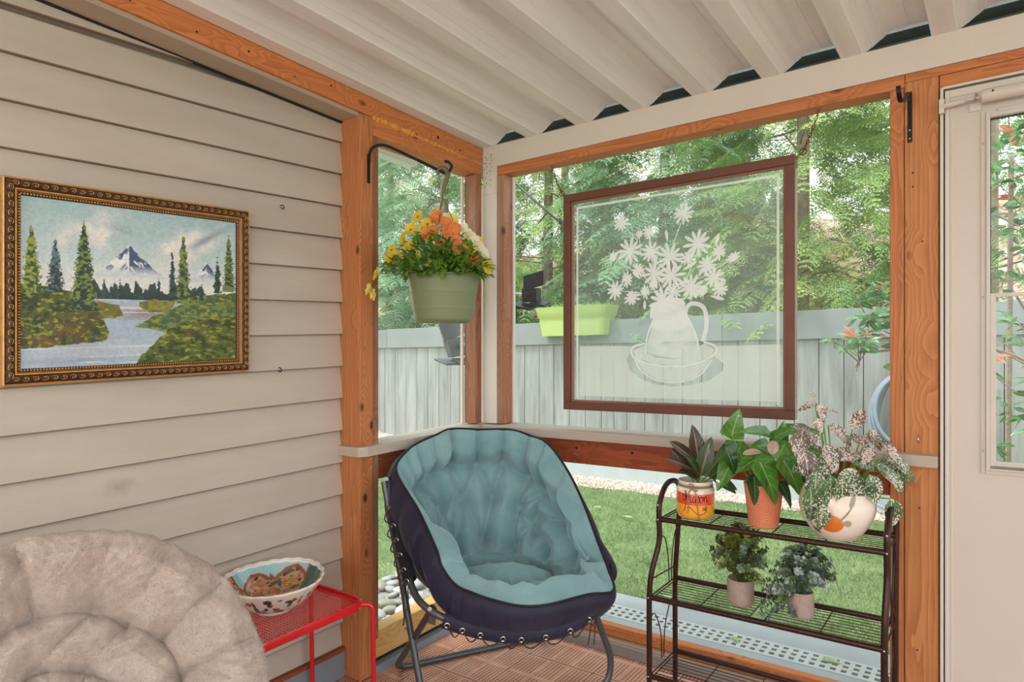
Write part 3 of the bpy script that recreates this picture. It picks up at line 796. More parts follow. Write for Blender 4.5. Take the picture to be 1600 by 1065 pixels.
# ================================================================== ETCHED GLASS IN ITS BROWN FRAME
GX0, GX1, GZ0, GZ1 = .460, 1.4415, 1.022, 1.979
gt = thing('etched_window', 'brown framed glass panel etched with a jug of daisies hanging in the wide opening', 'window panel', ((GX0+GX1)/2, .03, GZ0))
brown = plain('dark_brown_frame_paint', (104, 62, 46), .45, var=.12, vscale=12, bmp=.1)
silver = wood('weathered_frame_edge', (176, 160, 146), (140, 118, 100), (90, 70, 60), 'Z', knots=False)
b = MB(); fw = .034
b.box(GX0, GX1, .013, .047, GZ0, GZ0 + fw); b.box(GX0, GX1, .013, .047, GZ1 - fw, GZ1)
b.box(GX0, GX0 + fw, .013, .047, GZ0 + fw, GZ1 - fw); b.box(GX1 - fw, GX1 - .0, .013, .047, GZ0 + fw, GZ1 - fw)
fr_ = b.build('frame', brown, parent=gt, room=True, bevel=.002)
b = MB(); b.box(GX1, GX1 + .0012, .016, .046, GZ0 + .003, GZ1 - .003); b.build('weathered_edge', silver, parent=fr_, room=True)
b = MB(); e = fw + .009
for (x0_, x1_, z0_, z1_) in ((GX0+fw, GX1-fw, GZ0+fw, GZ0+e), (GX0+fw, GX1-fw, GZ1-e, GZ1-fw), (GX0+fw, GX0+e, GZ0+e, GZ1-e), (GX1-e, GX1-fw, GZ0+e, GZ1-e)):
    b.box(x0_, x1_, .022, .042, z0_, z1_)
b.build('glazing_bead', plain('red_brown_bead', (140, 92, 74), .5), parent=fr_, room=True, bevel=.0015)
b = MB(); e = fw + .004; b.box(GX0 + e, GX1 - e, .029, .033, GZ0 + e, GZ1 - e)
gp = b.build('glass_pane', M['glass'], parent=gt, room=True)
YE = .0282
b = MB(); b.add([(GX0+e, YE + .0004, GZ0+e), (GX1-e, YE + .0004, GZ0+e), (GX1-e, YE + .0004, GZ1-e), (GX0+e, YE + .0004, GZ1-e)], [(0, 1, 2, 3)])
b.build('glass_film', M['dirty_glass'], parent=gp, room=True)
# artwork coordinates: pixels of the close-up crop map to the pane linearly in the pane's own plane
def A(cx, cy):
    cx /= 1000.; cy /= 1000.; w = .29877 * cx + 1
    return ((1.63301 * cx + .34655) / w, (.36511 * cx - 1.26984 * cy + 2.24836) / w)
LAY = [0]
def flat(bm, pts, lay=None):
    LAY[0] += 1
    d = YE - .00002 * (LAY[0] % 60)
    bm.add([(x, d, z) for x, z in pts], [tuple(range(len(pts)))])
def petal(bm, c, ang, l, w, r0=0):
    pts = []
    for k in range(9):
        t = k / 8; pts.append((t, w * sin(pi * min(1, t * 1.0)) ** .6 * (.45 + .55 * t)))
    for k in range(8, -1, -1):
        t = k / 8; pts.append((t, -w * sin(pi * min(1, t * 1.0)) ** .6 * (.45 + .55 * t)))
    out = []
    for t, o_ in pts[:9] + pts[10:-1]:
        x = r0 + t * l; out.append((c[0] + x * cos(ang) - o_ * sin(ang), c[1] + x * sin(ang) + o_ * cos(ang)))
    flat(bm, out)
def line(bm, a, b_, w):
    a = Vector(a); b_ = Vector(b_); d = (b_ - a).normalized(); n = Vector((-d.y, d.x)) * w
    flat(bm, [tuple(a - n), tuple(b_ - n), tuple(b_ + n), tuple(a + n)])
art = MB(); r4 = random.Random(12)
daisies = [(503, 263, 34, 1), (278, 300, 32, .75), (380, 330, 26, .8), (345, 338, 18, .7), (311, 398, 44, 1), (386, 402, 36, .9), (455, 418, 44, 1), (555, 372, 46, 1), (519, 425, 28, .8),
           (250, 420, 26, .5), (633, 400, 30, .7), (685, 420, 26, .5), (590, 448, 34, .9), (400, 480, 42, 1), (460, 488, 44, 1), (341, 468, 30, .7), (300, 500, 30, .7), (258, 540, 36, .8), (318, 568, 32, .7),
           (366, 545, 26, .6), (535, 530, 44, .9), (615, 495, 36, .9), (638, 535, 32, .7), (430, 580, 50, .9), (495, 628, 16, .8), (395, 520, 20, .8), (570, 545, 24, .6), (470, 545, 30, .8)]
hub = (450, 600)
for (x, y, r_, q) in daisies:
    c = A(x, y); R_ = r_ / 779. * (GX1 - GX0 - 2*fw) * 1.16
    n = 11; a0 = r4.uniform(0, 6.28); squash = q
    dirn = r4.uniform(0, pi)
    for k in range(n):
        an = a0 + 2*pi*k/n + r4.uniform(-.1, .1)
        l = R_ * (1 - (1 - squash) * abs(sin(an - dirn))) * r4.uniform(.88, 1.08)
        petal(art, c, an, l, R_ * .15)
    flat(art, [(c[0] + R_*.24*cos(t_), c[1] + R_*.24*sin(t_)) for t_ in [2*pi*i/12 for i in range(12)]])
for (x1_, y1_, x2_, y2_) in ((496, 295, 468, 372), (292, 312, 340, 362), (345, 345, 352, 420), (378, 345, 400, 420), (262, 430, 320, 470), (685, 425, 560, 500), (640, 410, 560, 470), (258, 540, 370, 552),
                              (318, 565, 420, 540), (590, 450, 510, 560), (555, 400, 500, 540), (386, 420, 430, 560), (615, 500, 520, 570), (311, 420, 400, 540), (455, 440, 455, 570), (535, 540, 480, 600)):
    line(art, A(x1_, y1_), A(x2_, y2_), .0016)
for (x, y, an, l) in ((447, 365, 1.7, .05), (500, 470, .5, .07), (560, 480, .4, .06), (350, 500, 2.4, .05), (480, 520, .2, .06), (395, 600, -1.8, .05), (365, 575, -1.6, .04), (600, 560, -.3, .06), (620, 380, 1.3, .05), (415, 450, 2.2, .05)):
    petal(art, A(x, y), an, l, .009)
art.build('etched_daisies', M['frost'], parent=gp, room=True)
jug = MB()
def outline(bm, pts): flat(bm, [A(*p) for p in pts])
def ribbon(bm, pts, w):
    Q = [Vector((*A(*p), 0)) for p in pts]; Q = cr(Q, 5); rows = []
    for i, p in enumerate(Q):
        d = (Q[min(i+1, len(Q)-1)] - Q[max(i-1, 0)]).normalized(); n = Vector((-d.y, d.x, 0)); ww = w
        rows.append([(p.x - n.x*ww, YE - .0012, p.y - n.y*ww), (p.x + n.x*ww, YE - .0012, p.y + n.y*ww)])
    bm.grid(rows)
# jug body, neck
outline(jug, [(388, 590), (384, 612), (388, 640), (398, 640), (520, 632), (506, 612), (512, 586), (498, 570), (470, 566), (430, 572)])
ribbon(jug, [(398, 640), (385, 672), (374, 705), (369, 740), (368, 768)], .0035)
ribbon(jug, [(512, 632), (530, 660), (548, 700), (556, 735), (560, 758)], .005)
outline(jug, [(398, 640), (520, 632), (536, 665), (470, 690), (410, 684), (385, 672)])
for x, y, r_ in ((402, 735, 30), (484, 738, 40), (445, 700, 24), (520, 700, 24), (430, 755, 20)):
    c = A(x, y)
    for k in range(9): petal(jug, c, k * .698 + .3, r_ * .00118, .0042)
ribbon(jug, [(512, 632), (514, 608), (530, 590), (555, 590), (578, 604), (588, 640), (586, 680), (578, 712), (577, 726)], .0085)
# basin
ribbon(jug, [(366, 733), (330, 742), (316, 762), (330, 786), (380, 806), (460, 816), (540, 808), (600, 784), (624, 756), (612, 738), (578, 727)], .004)
ribbon(jug, [(330, 792), (352, 832), (400, 862), (462, 874), (520, 866), (565, 846), (596, 810), (606, 790)], .003)
jug.build('etched_jug', M['frost'], parent=gp, room=True)
soft = MB()
outline(soft, [(335, 792), (380, 812), (460, 822), (540, 814), (600, 792), (584, 824), (548, 852), (500, 868), (462, 871), (410, 862), (365, 838)])
outline(soft, [(372, 735), (322, 760), (335, 785), (400, 805), (470, 812), (545, 804), (600, 780), (618, 756), (580, 732), (560, 745), (540, 770), (470, 790), (400, 782), (370, 765)])
outline(soft, [(398, 650), (385, 690), (374, 735), (372, 764), (420, 780), (470, 786), (520, 778), (556, 760), (545, 705), (522, 650)])
# table band with a clear shadow patch round the basin: left, right and bottom pieces
outline(soft, [(130, 742), (322, 742), (300, 790), (312, 830), (352, 862), (400, 880), (462, 888), (462, 932), (130, 922)])
outline(soft, [(626, 742), (856, 736), (856, 944), (462, 932), (462, 888), (530, 884), (600, 866), (648, 830), (650, 806), (618, 780)])
soft.build('etched_table_band', M['frost_soft'], parent=gp, room=True)
bd = MB()
def rectA(x0_, x1_, fz0, fz1):
    flat(bd, [(x0_, fz0), (x1_, fz0), (x1_, fz1), (x0_, fz1)])
bx0, bx1 = A(118, 500)[0], A(851, 500)[0]; bz1 = A(118, 240)[1]; bz0 = A(118, 930)[1]
rectA(bx0, bx0 + .009, bz0, bz1); rectA(bx1 - .009, bx1, bz0, bz1); rectA(bx0 + .009, bx1 - .009, bz1 - .009, bz1)
bd.build('etched_border', M['frost'], parent=gp, room=True)
# chains: a chain is a thing of its own, hanging from the header
rust = plain('rusty_chain_steel', (120, 72, 48), .6, .4, var=.3, vscale=40)
def chain(a, b_, label):
    a = Vector(a); b_ = Vector(b_); t = thing('chain', label, 'chain', (a.x, a.y, a.z), group='chains holding the etched panel')
    n = max(2, int((a - b_).length / .013)); d = (b_ - a).normalized()
    b_m = MB()
    for i in range(n + 1):
        c = a + (b_ - a) * (i / n) + Vector((0, 0, -.012 * sin(pi * i / n)))
        s1 = Vector((0, 1, 0)) if i % 2 else d.cross(Vector((0, 1, 0))).normalized()
        b_m.tube([c + d * .0095 * cos(k * pi / 5) + s1 * .0045 * sin(k * pi / 5) for k in range(10)], .0014, 6, closed=True)
    b_m.build('chain_links', rust, parent=t, room=True, smooth=True)
    e_ = MB(); c = b_ + Vector((0, 0, -.004)); e_.tube([c + Vector((.012 * cos(k * pi / 6), 0, .012 * sin(k * pi / 6))) for k in range(12)], .0022, 8, closed=True)
    e_.build('ring', rust, parent=t, room=True, smooth=True)
chain((.388, .03, 2.127), (.443, .03, 1.995), 'rusty chain at the left corner of the etched panel')
chain((1.519, .03, 2.127), (1.4665, .03, 1.99), 'rusty chain at the right corner of the etched panel')
b = MB(); b.tube([(GX1 - .004, .03, 1.955), (GX1 + .010, .03, 1.975), (1.4665, .03, 1.986)], .002, 6); b.box(GX1, GX1 + .003, .02, .04, 1.93, 1.975)
b.tube([(GX0 + .004, .03, 1.955), (GX0 - .004, .03, 1.975), (.443, .03, 1.991)], .002, 6)
b.build('screw_eye', rust, parent=fr_, room=True)

# ================================================================== HANGING BASKET
HX, HY = .254, -.55
t = thing('plant_bracket', 'black iron swivel bracket on the left post carrying the hanging pot', 'bracket', (0, -.715, 2.0))
b = MB(); b.box(-.0018, .003, -.7215, -.7085, 1.985, 2.10); b.build('strap', M['black_iron'], parent=t, room=True, bevel=.001)
pts = cr([(.004, -.715, 2.07), (.007, -.713, 2.11), (.025, -.702, 2.132), (.06, -.679, 2.132), (.13, -.633, 2.092), (HX - .018, HY - .012, 2.025)], 7) + \
      cr([(HX - .012, HY - .008, 2.021), (HX + .006, HY + .004, 2.012), (HX + .020, HY + .014, 2.020), (HX + .026, HY + .018, 2.040), (HX + .016, HY + .010, 2.056), (HX + .004, HY + .002, 2.058)], 6)
b = MB(); b.tube(pts, .0058, 10); b.build('hook_arm', M['black_iron'], parent=t, room=True, smooth=True)

hb = thing('hanging_flower_pot', 'sage green hanging pot overflowing with yellow and orange pansies', 'flower pot', (HX, HY, 1.415))
sage = plain('sage_green_plastic', (124, 136, 102), .45, var=.03, vscale=4)
R1, R2, Hh = .142, .110, .190
prof = [(0, 0), (.098, 0), (R2, .010)]
def rad(z): 
    t_ = z / Hh; return R2 + (R1 - R2) * t_ ** .8
for i in range(1, 40):
    z = .01 + (Hh - .02) * i / 39; r_ = rad(z)
    for zc in (.052, .058, .118, .124, .148, .16): r_ += .0012 * math.exp(-((z - zc) / .0016) ** 2)
    prof.append((r_, z))
prof += [(R1 + .006, Hh - .006), (R1 + .007, Hh), (R1 + .002, Hh + .002), (R1 - .006, Hh), (R1 - .012, Hh - .03), (0, Hh - .03)]
b = MB(); b.lathe(prof, seg=64); b.build('pot', sage, parent=hb, smooth=True)
soil = plain('potting_soil', (60, 44, 34), .95, var=.4, vscale=60, bmp=.8)
b = MB(); b.lathe([(0, Hh - .018), (R1 - .012, Hh - .022)], seg=32); b.build('soil', soil, parent=hb)
olive = plain('olive_plastic_hanger', (96, 98, 70), .4, var=.08)
b = MB(); rows = []
for p in cr([(-.020, -.012, .594), (-.018, -.010, .610), (-.004, -.002, .618), (.010, .006, .607), (.014, .008, .585), (.008, .004, .560), (.0, 0, .535), (-.004, -.002, .508), (-.004, -.002, .490)], 6):
    rows.append(tuple(p))
b.tube(rows, [.003 + .0065 * sin(pi * min(1, .12 + i / len(rows))) ** .7 for i in range(len(rows))], 10); o = b.build('hanger_hook', olive, parent=hb, smooth=True)
for k in range(3):
    a = .9 + 2.094 * k; b = MB(); b.tube([(-.003, -.001, .500), (.5 * R1 * cos(a), .5 * R1 * sin(a), .345), ((R1 + .001) * cos(a), (R1 + .001) * sin(a), Hh - .002)], .0016, 6); b.build('hanger_wire', olive, parent=hb)

# ---- leaves as small curved grids
class Leaves:
    def __init__(s): s.V = []; s.F = []; s.U = []; s.n = 0
    def leaf(s, base, d, up, l, w, kind='ovate', curl=.3, fold=.25, nl=7, nw=4, wave=0, seed=0):
        d = Vector(d).normalized(); up = Vector(up); side = d.cross(up)
        side = side.normalized() if side.length > 1e-5 else d.orthogonal().normalized()
        nn = side.cross(d).normalized(); base = Vector(base)
        for i in range(nl + 1):
            t = i / nl
            if kind == 'ovate': ww = sin(pi * t ** .75) ** .8 if 0 < t < 1 else 0
            elif kind == 'heart': ww = (min(1, t / .12) ** .5) * (1 - t) ** .72 * 1.18 if t < 1 else 0
            elif kind == 'oblong': ww = sin(pi * (t ** .95)) ** .5 if 0 < t < 1 else 0
            elif kind == 'lance': ww = sin(pi * t ** .6) if 0 < t < 1 else 0
            else: ww = sin(pi * t) ** .5 if 0 < t < 1 else 0
            back = 0
            ct = base + d * (l * t * (1 - .12 * curl * t)) - nn * (curl * l * t * t * .6)
            for k in range(nw + 1):
                q = k / nw * 2 - 1; o = side * (q * w * .5 * ww)
                lobe = -d * (.14 * l * abs(q) * max(0, 1 - t / .3)) if kind == 'heart' else Vector((0, 0, 0))
                z_ = nn * (abs(q) * fold * w * .5 * ww + wave * w * sin(t * 17 + seed + q) * abs(q))
                s.V.append(tuple(ct + o + lobe + z_)); s.U.append((k / nw, t))
        b0 = s.n
        for i in range(nl):
            for k in range(nw):
                a = b0 + i * (nw + 1) + k; s.F.append((a, a + 1, a + nw + 2, a + nw + 1))
        s.n += (nl + 1) * (nw + 1)
    def build(s, name, mat, parent=None):
        return npmesh(name, np.array(s.V), np.array(s.F), mat, parent, smooth=True, uv=np.array(s.U))

pleaf = leaf_mat('pansy_leaf', (134, 178, 66), (72, 120, 42), (168, 198, 106), side=5, trans=.35)
lv = Leaves(); r5 = random.Random(21); Rv_ = Vector((cos(YAW), sin(YAW), 0))
for i in range(1500):
    a = r5.uniform(0, 2*pi); rr_ = R1 * 1.28 * sqrt(r5.random()); hgt = Hh - .01 + (1 - (rr_ / (R1*1.45)) ** 2) * .19 * r5.uniform(.1, 1)
    rr_ *= (1.22 if Vector((cos(a), sin(a), 0)).dot(Rv_) < -.3 else 1.0); out = Vector((cos(a), sin(a), 0)); d = out * r5.uniform(.3, 1.1) + Vector((r5.uniform(-.5, .5), r5.uniform(-.5, .5), r5.uniform(-.2, .9)))
    lv.leaf((rr_ * cos(a), rr_ * sin(a), hgt), d, (0, 0, 1), r5.uniform(.024, .05), r5.uniform(.010, .026), r5.choice(['ovate', 'oblong', 'lance']), curl=r5.uniform(0, .8), nl=4, nw=2)
for i in range(80):   # trailing over the rim
    a = r5.uniform(0, 2*pi); out = Vector((cos(a), sin(a), 0))
    lv.leaf((R1 * 1.0 * cos(a), R1 * 1.0 * sin(a), Hh + r5.uniform(-.005, .02)), out * r5.uniform(.5, 1) + Vector((0, 0, r5.uniform(-.8, .3))), (0, 0, 1), r5.uniform(.03, .048), r5.uniform(.02, .032), 'round', curl=.4, nl=4, nw=2)
lv.build('foliage', pleaf, hb)
stm = plain('green_stem', (110, 150, 60), .5)
b = MB()
def pansy_mesh(cols, seed):
    """face of five rounded petals looking along +Z; two materials"""
    lv = Leaves(); r_ = random.Random(seed)
    for (an, l, w) in ((90-38, 1, 1.0), (90+38, 1, 1.0), (90-108, .95, .95), (90+108, .95, .95), (-90, 1.0, 1.15)):
        a = radians(an + r_.uniform(-8, 8)); lv.leaf((0, 0, 0), (cos(a), sin(a), r_.uniform(.0, .35)), (0, 0, 1), .033 * l, .038 * w, 'round', curl=r_.uniform(-.3, .3), fold=r_.uniform(-.1, .25), nl=5, nw=4, wave=.05, seed=r_.uniform(0, 9))
    return lv
def petal_mat(name, c, ce):
    m, nt, bs = newmat(name); tc = N(nt, 'TexCoord'); d = N(nt, 'VectorMath', operation='LENGTH'); L(nt, tc.outputs['Object'], d.inputs[0])
    col = ramp(nt, math_(nt, 'ADD', d.outputs['Value'], math_(nt, 'MULTIPLY', noise(nt, coords(nt), 200, 2), .006)), [(.005, c4(ce)), (.011, c4(c))])
    L(nt, col, bs.inputs['Base Color']); bs.inputs['Roughness'].default_value = .6
    tr = N(nt, 'BsdfTranslucent'); L(nt, col, tr.inputs[0]); mx = N(nt, 'MixShader'); mx.inputs[0].default_value = .35
    L(nt, bs.outputs[0], mx.inputs[1]); L(nt, tr.outputs[0], mx.inputs[2]); L(nt, mx.outputs[0], nt.nodes['Material Output'].inputs[0]); return m
pm = {'y': petal_mat('yellow_petal', (248, 222, 86), (150, 96, 20)), 'o': petal_mat('orange_petal', (244, 150, 88), (244, 196, 80)), 'w': petal_mat('cream_petal', (250, 246, 226), (246, 214, 70)), 'p': petal_mat('pale_yellow_petal', (250, 236, 140), (220, 170, 40))}
protos = {}
for k in pm:
    for s_ in range(3):
        protos[(k, s_)] = pansy_mesh(None, hash((ord(k), s_)) % 997).build('pansy_flower', pm[k], hb)
# (right, up, towards viewer) offsets from the pot axis, in the viewer's direction
Rv = Vector((cos(YAW), sin(YAW), 0)); Fv = Vector((-sin(YAW), cos(YAW), 0))
fl = [('y', -.052, .300, .02), ('y', -.066, .262, .03), ('y', -.080, .235, .05), ('y', -.040, .262, .06), ('y', -.030, .275, .05), ('y', -.062, .215, .08), ('y', -.105, .205, .04), ('y', -.112, .175, .04), ('y', -.098, .182, .07), ('p', -.075, .192, .10),
      ('y', -.135, .140, .05), ('p', -.140, .080, .06), ('p', -.150, .095, .04), ('y', -.022, .236, .08), ('o', -.012, .300, .02), ('o', -.030, .285, .0), ('o', -.014, .258, .08), ('o', -.030, .245, .09), ('o', .012, .276, .06), ('o', .018, .250, .08), ('o', .044, .262, .06),
      ('o', .038, .255, .075), ('o', -.002, .218, .10), ('o', .056, .205, .11), ('o', .050, .222, .105), ('o', .092, .172, .10), ('o', .108, .172, .09), ('w', .010, .300, -.01), ('w', .066, .270, .0), ('w', .080, .252, .02), ('w', .092, .240, .02), ('w', .104, .228, .05),
      ('w', .114, .212, .05), ('w', .130, .200, .03), ('w', .136, .190, .05), ('y', .090, .232, .03), ('y', .118, .228, .03), ('y', .132, .178, .03), ('y', .092, .205, .08), ('y', .145, .160, .05), ('p', .028, .292, -.01), ('p', -.052, .180, .11), ('p', -.020, .160, .12)]
cnt = {}
for (k, rx, uz, tv) in fl:
    pr = protos[(k, cnt.get(k, 0) % 3)]; first = cnt.get(k, 0) < 3; cnt[k] = cnt.get(k, 0) + 1
    o = pr if first else pr.copy()
    if not first: COL.objects.link(o); o.parent = hb
    rx = rx * (1.9 if rx < 0 else 1.2); uz = .11 + (uz - .08) * 1.41; p = Rv * rx - Fv * tv + Vector((0, 0, uz)); o.location = p
    n = (-Fv * .9 + Rv * (rx * 5 + r5.uniform(-.5, .5)) + Vector((0, 0, r5.uniform(.0, .6)))).normalized()
    o.rotation_euler = n.to_track_quat('Z', 'Y').to_euler(); sc_ = r5.uniform(.72, 1.0) * (1.12 if k == 'y' else 1.0); o.scale = (sc_, sc_, sc_)
    b.tube(cr([(p.x * .5, p.y * .5, Hh), (p.x * .8, p.y * .8, (Hh + p.z) / 2), tuple(p - n * .004)], 3), .001, 5)
b.build('flower_stems', stm, parent=hb)
# ================================================================== RED SIDE TABLE
red = plain('glossy_red_enamel', (214, 26, 38), .25, var=.04, coat=.5)
TX0, TX1, TY0, TY1, TZ = -.085, .262, -1.395, -.952, .45
tb = thing('side_table', 'small red wire mesh side table beside the plush chair and the left post', 'table', ((TX0+TX1)/2, (TY0+TY1)/2, 0))
def rrect(x0_, x1_, y0_, y1_, r, n=8):
    out = []
    for cx, cy, a0 in ((x1_-r, y1_-r, 0), (x0_+r, y1_-r, pi/2), (x0_+r, y0_+r, pi), (x1_-r, y0_+r, 1.5*pi)):
        for k in range(n + 1): a = a0 + pi/2*k/n; out.append((cx + r*cos(a), cy + r*sin(a)))
    return out
ol = rrect(TX0, TX1, TY0, TY1, .055)
b = MB(); rows = []
for (x, y) in ol + ol[:1]:
    cx, cy = (TX0+TX1)/2, (TY0+TY1)/2; d = Vector((x-cx, y-cy)).normalized()
    rows.append([(x, y, TZ - .026), (x + d.x*.002, y + d.y*.002, TZ - .02), (x + d.x*.003, y + d.y*.003, TZ), (x, y, TZ + .004), (x - d.x*.008, y - d.y*.008, TZ + .002), (x - d.x*.010, y - d.y*.010, TZ - .006), (x - d.x*.006, y-d.y*.006, TZ - .022), (x, y, TZ - .026)])
b.grid(rows, flip=True); b.build('rim', red, parent=tb, room=True, smooth=True)
b = MB(); W_, H_ = TX1 - TX0 - .012, TY1 - TY0 - .012; cx, cy = (TX0+TX1)/2, (TY0+TY1)/2; rc = .05
def inside(x, y):
    ax, ay = abs(x) - (W_/2 - rc), abs(y) - (H_/2 - rc)
    if ax > 0 and ay > 0: return ax*ax + ay*ay < rc*rc
    return ax < rc and ay < rc
for sgn in (1, -1):
    sl_ = .50 * sgn    # expanded metal: strands lean both ways along Y
    for i in range(-48, 49):
        c0 = i * .0125; seg_ = None
        ts = np.linspace(-.35, .35, 141); run = []
        for t_ in ts:
            x, y = c0 + t_ * sl_ , t_
            if inside(x, y): run.append((x, y))
            else:
                if len(run) > 2:
                    (xa, ya), (xb, yb) = run[0], run[-1]; b.obox((cx+(xa+xb)/2, cy+(ya+yb)/2, TZ - .008), ((xb-xa)/2, (yb-ya)/2, 0), (.0007, 0, 0), (0, 0, .0010))
                run = []
        if len(run) > 2:
            (xa, ya), (xb, yb) = run[0], run[-1]; b.obox((cx+(xa+xb)/2, cy+(ya+yb)/2, TZ - .008), ((xb-xa)/2, (yb-ya)/2, 0), (.0007, 0, 0), (0, 0, .0010))
b.build('mesh_top', red, parent=tb, room=True)
for sx_ in (-1, 1):
    for sy_ in (-1, 1):
        X_ = cx + sx_ * (W_/2 - .008); Y_ = cy + sy_ * (H_/2 - .008)
        b = MB(); b.tube(fillet([(X_, Y_, TZ - .014), (X_ + sx_*.030, Y_ + sy_*.026, TZ - .016), (X_ + sx_*.034, Y_ + sy_*.03, .006)] if sx_ > 0 else [(X_, Y_, TZ - .014), (X_ + sx_*.004, Y_ + sy_*.03, TZ - .016), (X_ + .002, Y_ + sy_*.034, .006)], .03), .0088, 12)
        b.build('leg', red, parent=tb, room=True, smooth=True)

# ---- bowl
bo = thing('bowl', 'painted ceramic bowl with a wavy white rim on the red side table', 'bowl', (.064, -1.186, TZ + .006))
nA, nB = 260, 46
th = np.linspace(0, 2*pi, nA, endpoint=False)
def bowl_r(t_): return .062 + .108 * t_ ** .62
TH, TB = np.meshgrid(th, np.linspace(0, 1, nB), indexing='ij')
wav = (np.cos(TH * 22) * .0018 + np.cos(TH * 3 + 1) * .003) * TB ** 3
def bowl_pts(off, zoff):
    t_ = TB; r_ = .060 + .104 * t_ ** .7 + off + wav; z = .012 + .094 * t_ ** 1.35 + zoff * (1 - t_) + wav * .6 + .008 * np.cos(TH - 2.3) * t_ ** 2
    return np.stack([r_ * np.cos(TH), r_ * np.sin(TH), z], -1)
outer = bowl_pts(0, 0); inner = bowl_pts(-.005, .005)
def bowlcol_out(u, v):
    c = lerp(S3((240, 238, 230)) + 0*u[..., None], S3((226, 224, 214)), fbm(u, v, 6, 3))
    rr_ = np.random.RandomState(5)
    pal = [(186, 84, 44), (58, 110, 96), (60, 60, 52), (196, 150, 60), (96, 130, 60), (170, 60, 50), (120, 150, 160)]
    for k in range(120):
        uc, vc = rr_.rand(), .12 + .74 * rr_.rand(); a, b_ = .004 + .013 * rr_.rand(), .04 + .10 * rr_.rand(); an = rr_.rand() * 3
        du = (u - uc); dv = (v - vc) * .12
        x = du * cos(an) + dv * sin(an); y = -du * sin(an) + dv * cos(an)
        m = (x / a) ** 2 + (y / (b_ * .05 + .004)) ** 2 < 1; c = np.where(m[..., None], S3(pal[k % 7]), c)
    m = (np.abs(u - .835) < .018 * (1 - (v - .12) * 1.3)) & (v > .1) & (v < .86); c = np.where(m[..., None], S3((36, 88, 76)), c)
    c = np.where((v > .93)[..., None], S3((244, 242, 236)), c); return c
def bowlcol_in(u, v):
    n = fbm(u, v, 14, 8, 4, 2)
    c = lerp(S3((206, 152, 116)) + 0*u[..., None], S3((176, 112, 80)), (n - .4) * 3)
    rr_ = np.random.RandomState(9)
    for k in range(260):
        uc, vc = rr_.rand(), .05 + .85 * rr_.rand(); s_ = .003 + .006 * rr_.rand()
        m = ((u - uc) / s_) ** 2 + ((v - vc) / (s_ * 5)) ** 2 < 1; c = np.where(m[..., None], S3([(50, 42, 40), (226, 188, 90), (96, 130, 66), (90, 130, 140), (190, 90, 50)][k % 5]), c)
    for k in range(26):
        uc, vc = rr_.rand(), .1 + .7 * rr_.rand(); an = rr_.rand() * 3; du = u - uc; dv = (v - vc) * .2
        x = du * cos(an) + dv * sin(an); y = -du * sin(an) + dv * cos(an)
        m = (x / .026) ** 2 + (y / .010) ** 2 < 1; c = np.where(m[..., None], lerp(S3([(86, 124, 60), (70, 104, 96), (216, 180, 70)][k % 3]) + 0*u[..., None], S3((60, 70, 50)), (np.sin(x * 900) > .2) * .8), c)
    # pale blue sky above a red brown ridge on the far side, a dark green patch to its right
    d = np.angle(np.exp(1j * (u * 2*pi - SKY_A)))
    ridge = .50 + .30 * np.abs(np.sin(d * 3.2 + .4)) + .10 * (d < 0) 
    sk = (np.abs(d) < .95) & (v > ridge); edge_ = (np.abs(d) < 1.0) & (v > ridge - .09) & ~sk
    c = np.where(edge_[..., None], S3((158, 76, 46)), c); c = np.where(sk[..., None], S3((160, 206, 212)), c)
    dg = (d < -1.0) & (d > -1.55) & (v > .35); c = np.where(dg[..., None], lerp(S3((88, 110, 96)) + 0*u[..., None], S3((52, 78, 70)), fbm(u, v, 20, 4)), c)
    c = np.where((v > .95)[..., None], S3((240, 238, 230)), c); return c
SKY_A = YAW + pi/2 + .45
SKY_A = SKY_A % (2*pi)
u_, v_ = TH / (2*pi), TB
idx = np.arange(nA * nB).reshape(nA, nB); nx_ = np.roll(idx, -1, 0)
Fo = np.stack([idx[:, :-1], nx_[:, :-1], nx_[:, 1:], idx[:, 1:]], -1).reshape(-1, 4); Fi = Fo[:, ::-1] + nA * nB
Fr = np.stack([idx[:, -1], nx_[:, -1], nx_[:, -1] + nA*nB, idx[:, -1] + nA*nB], -1)
glaze = attr_mat('painted_glaze', .18, coat=.5)
npmesh('bowl_body', np.concatenate([outer.reshape(-1, 3), inner.reshape(-1, 3)]), np.concatenate([Fo, Fi, Fr]), glaze, parent=bo, smooth=True,
       col=np.concatenate([bowlcol_out(u_, v_).reshape(-1, 3), bowlcol_in(u_, v_).reshape(-1, 3)]))
cream = plain('white_glaze', (240, 236, 228), .2, var=.02, coat=.4)
b = MB(); b.lathe([(0, .0), (.058, .0), (.061, .003), (.061, .014), (.052, .018), (0, .018)], seg=64); b.build('foot_ring', cream, parent=bo, smooth=True)
b = MB(); b.tube([tuple(p + np.array([0, 0, .0015])) for p in ((outer[:, -1] + inner[:, -1]) / 2)], .0042, 8, closed=True); b.build('white_rim', cream, parent=bo, smooth=True)

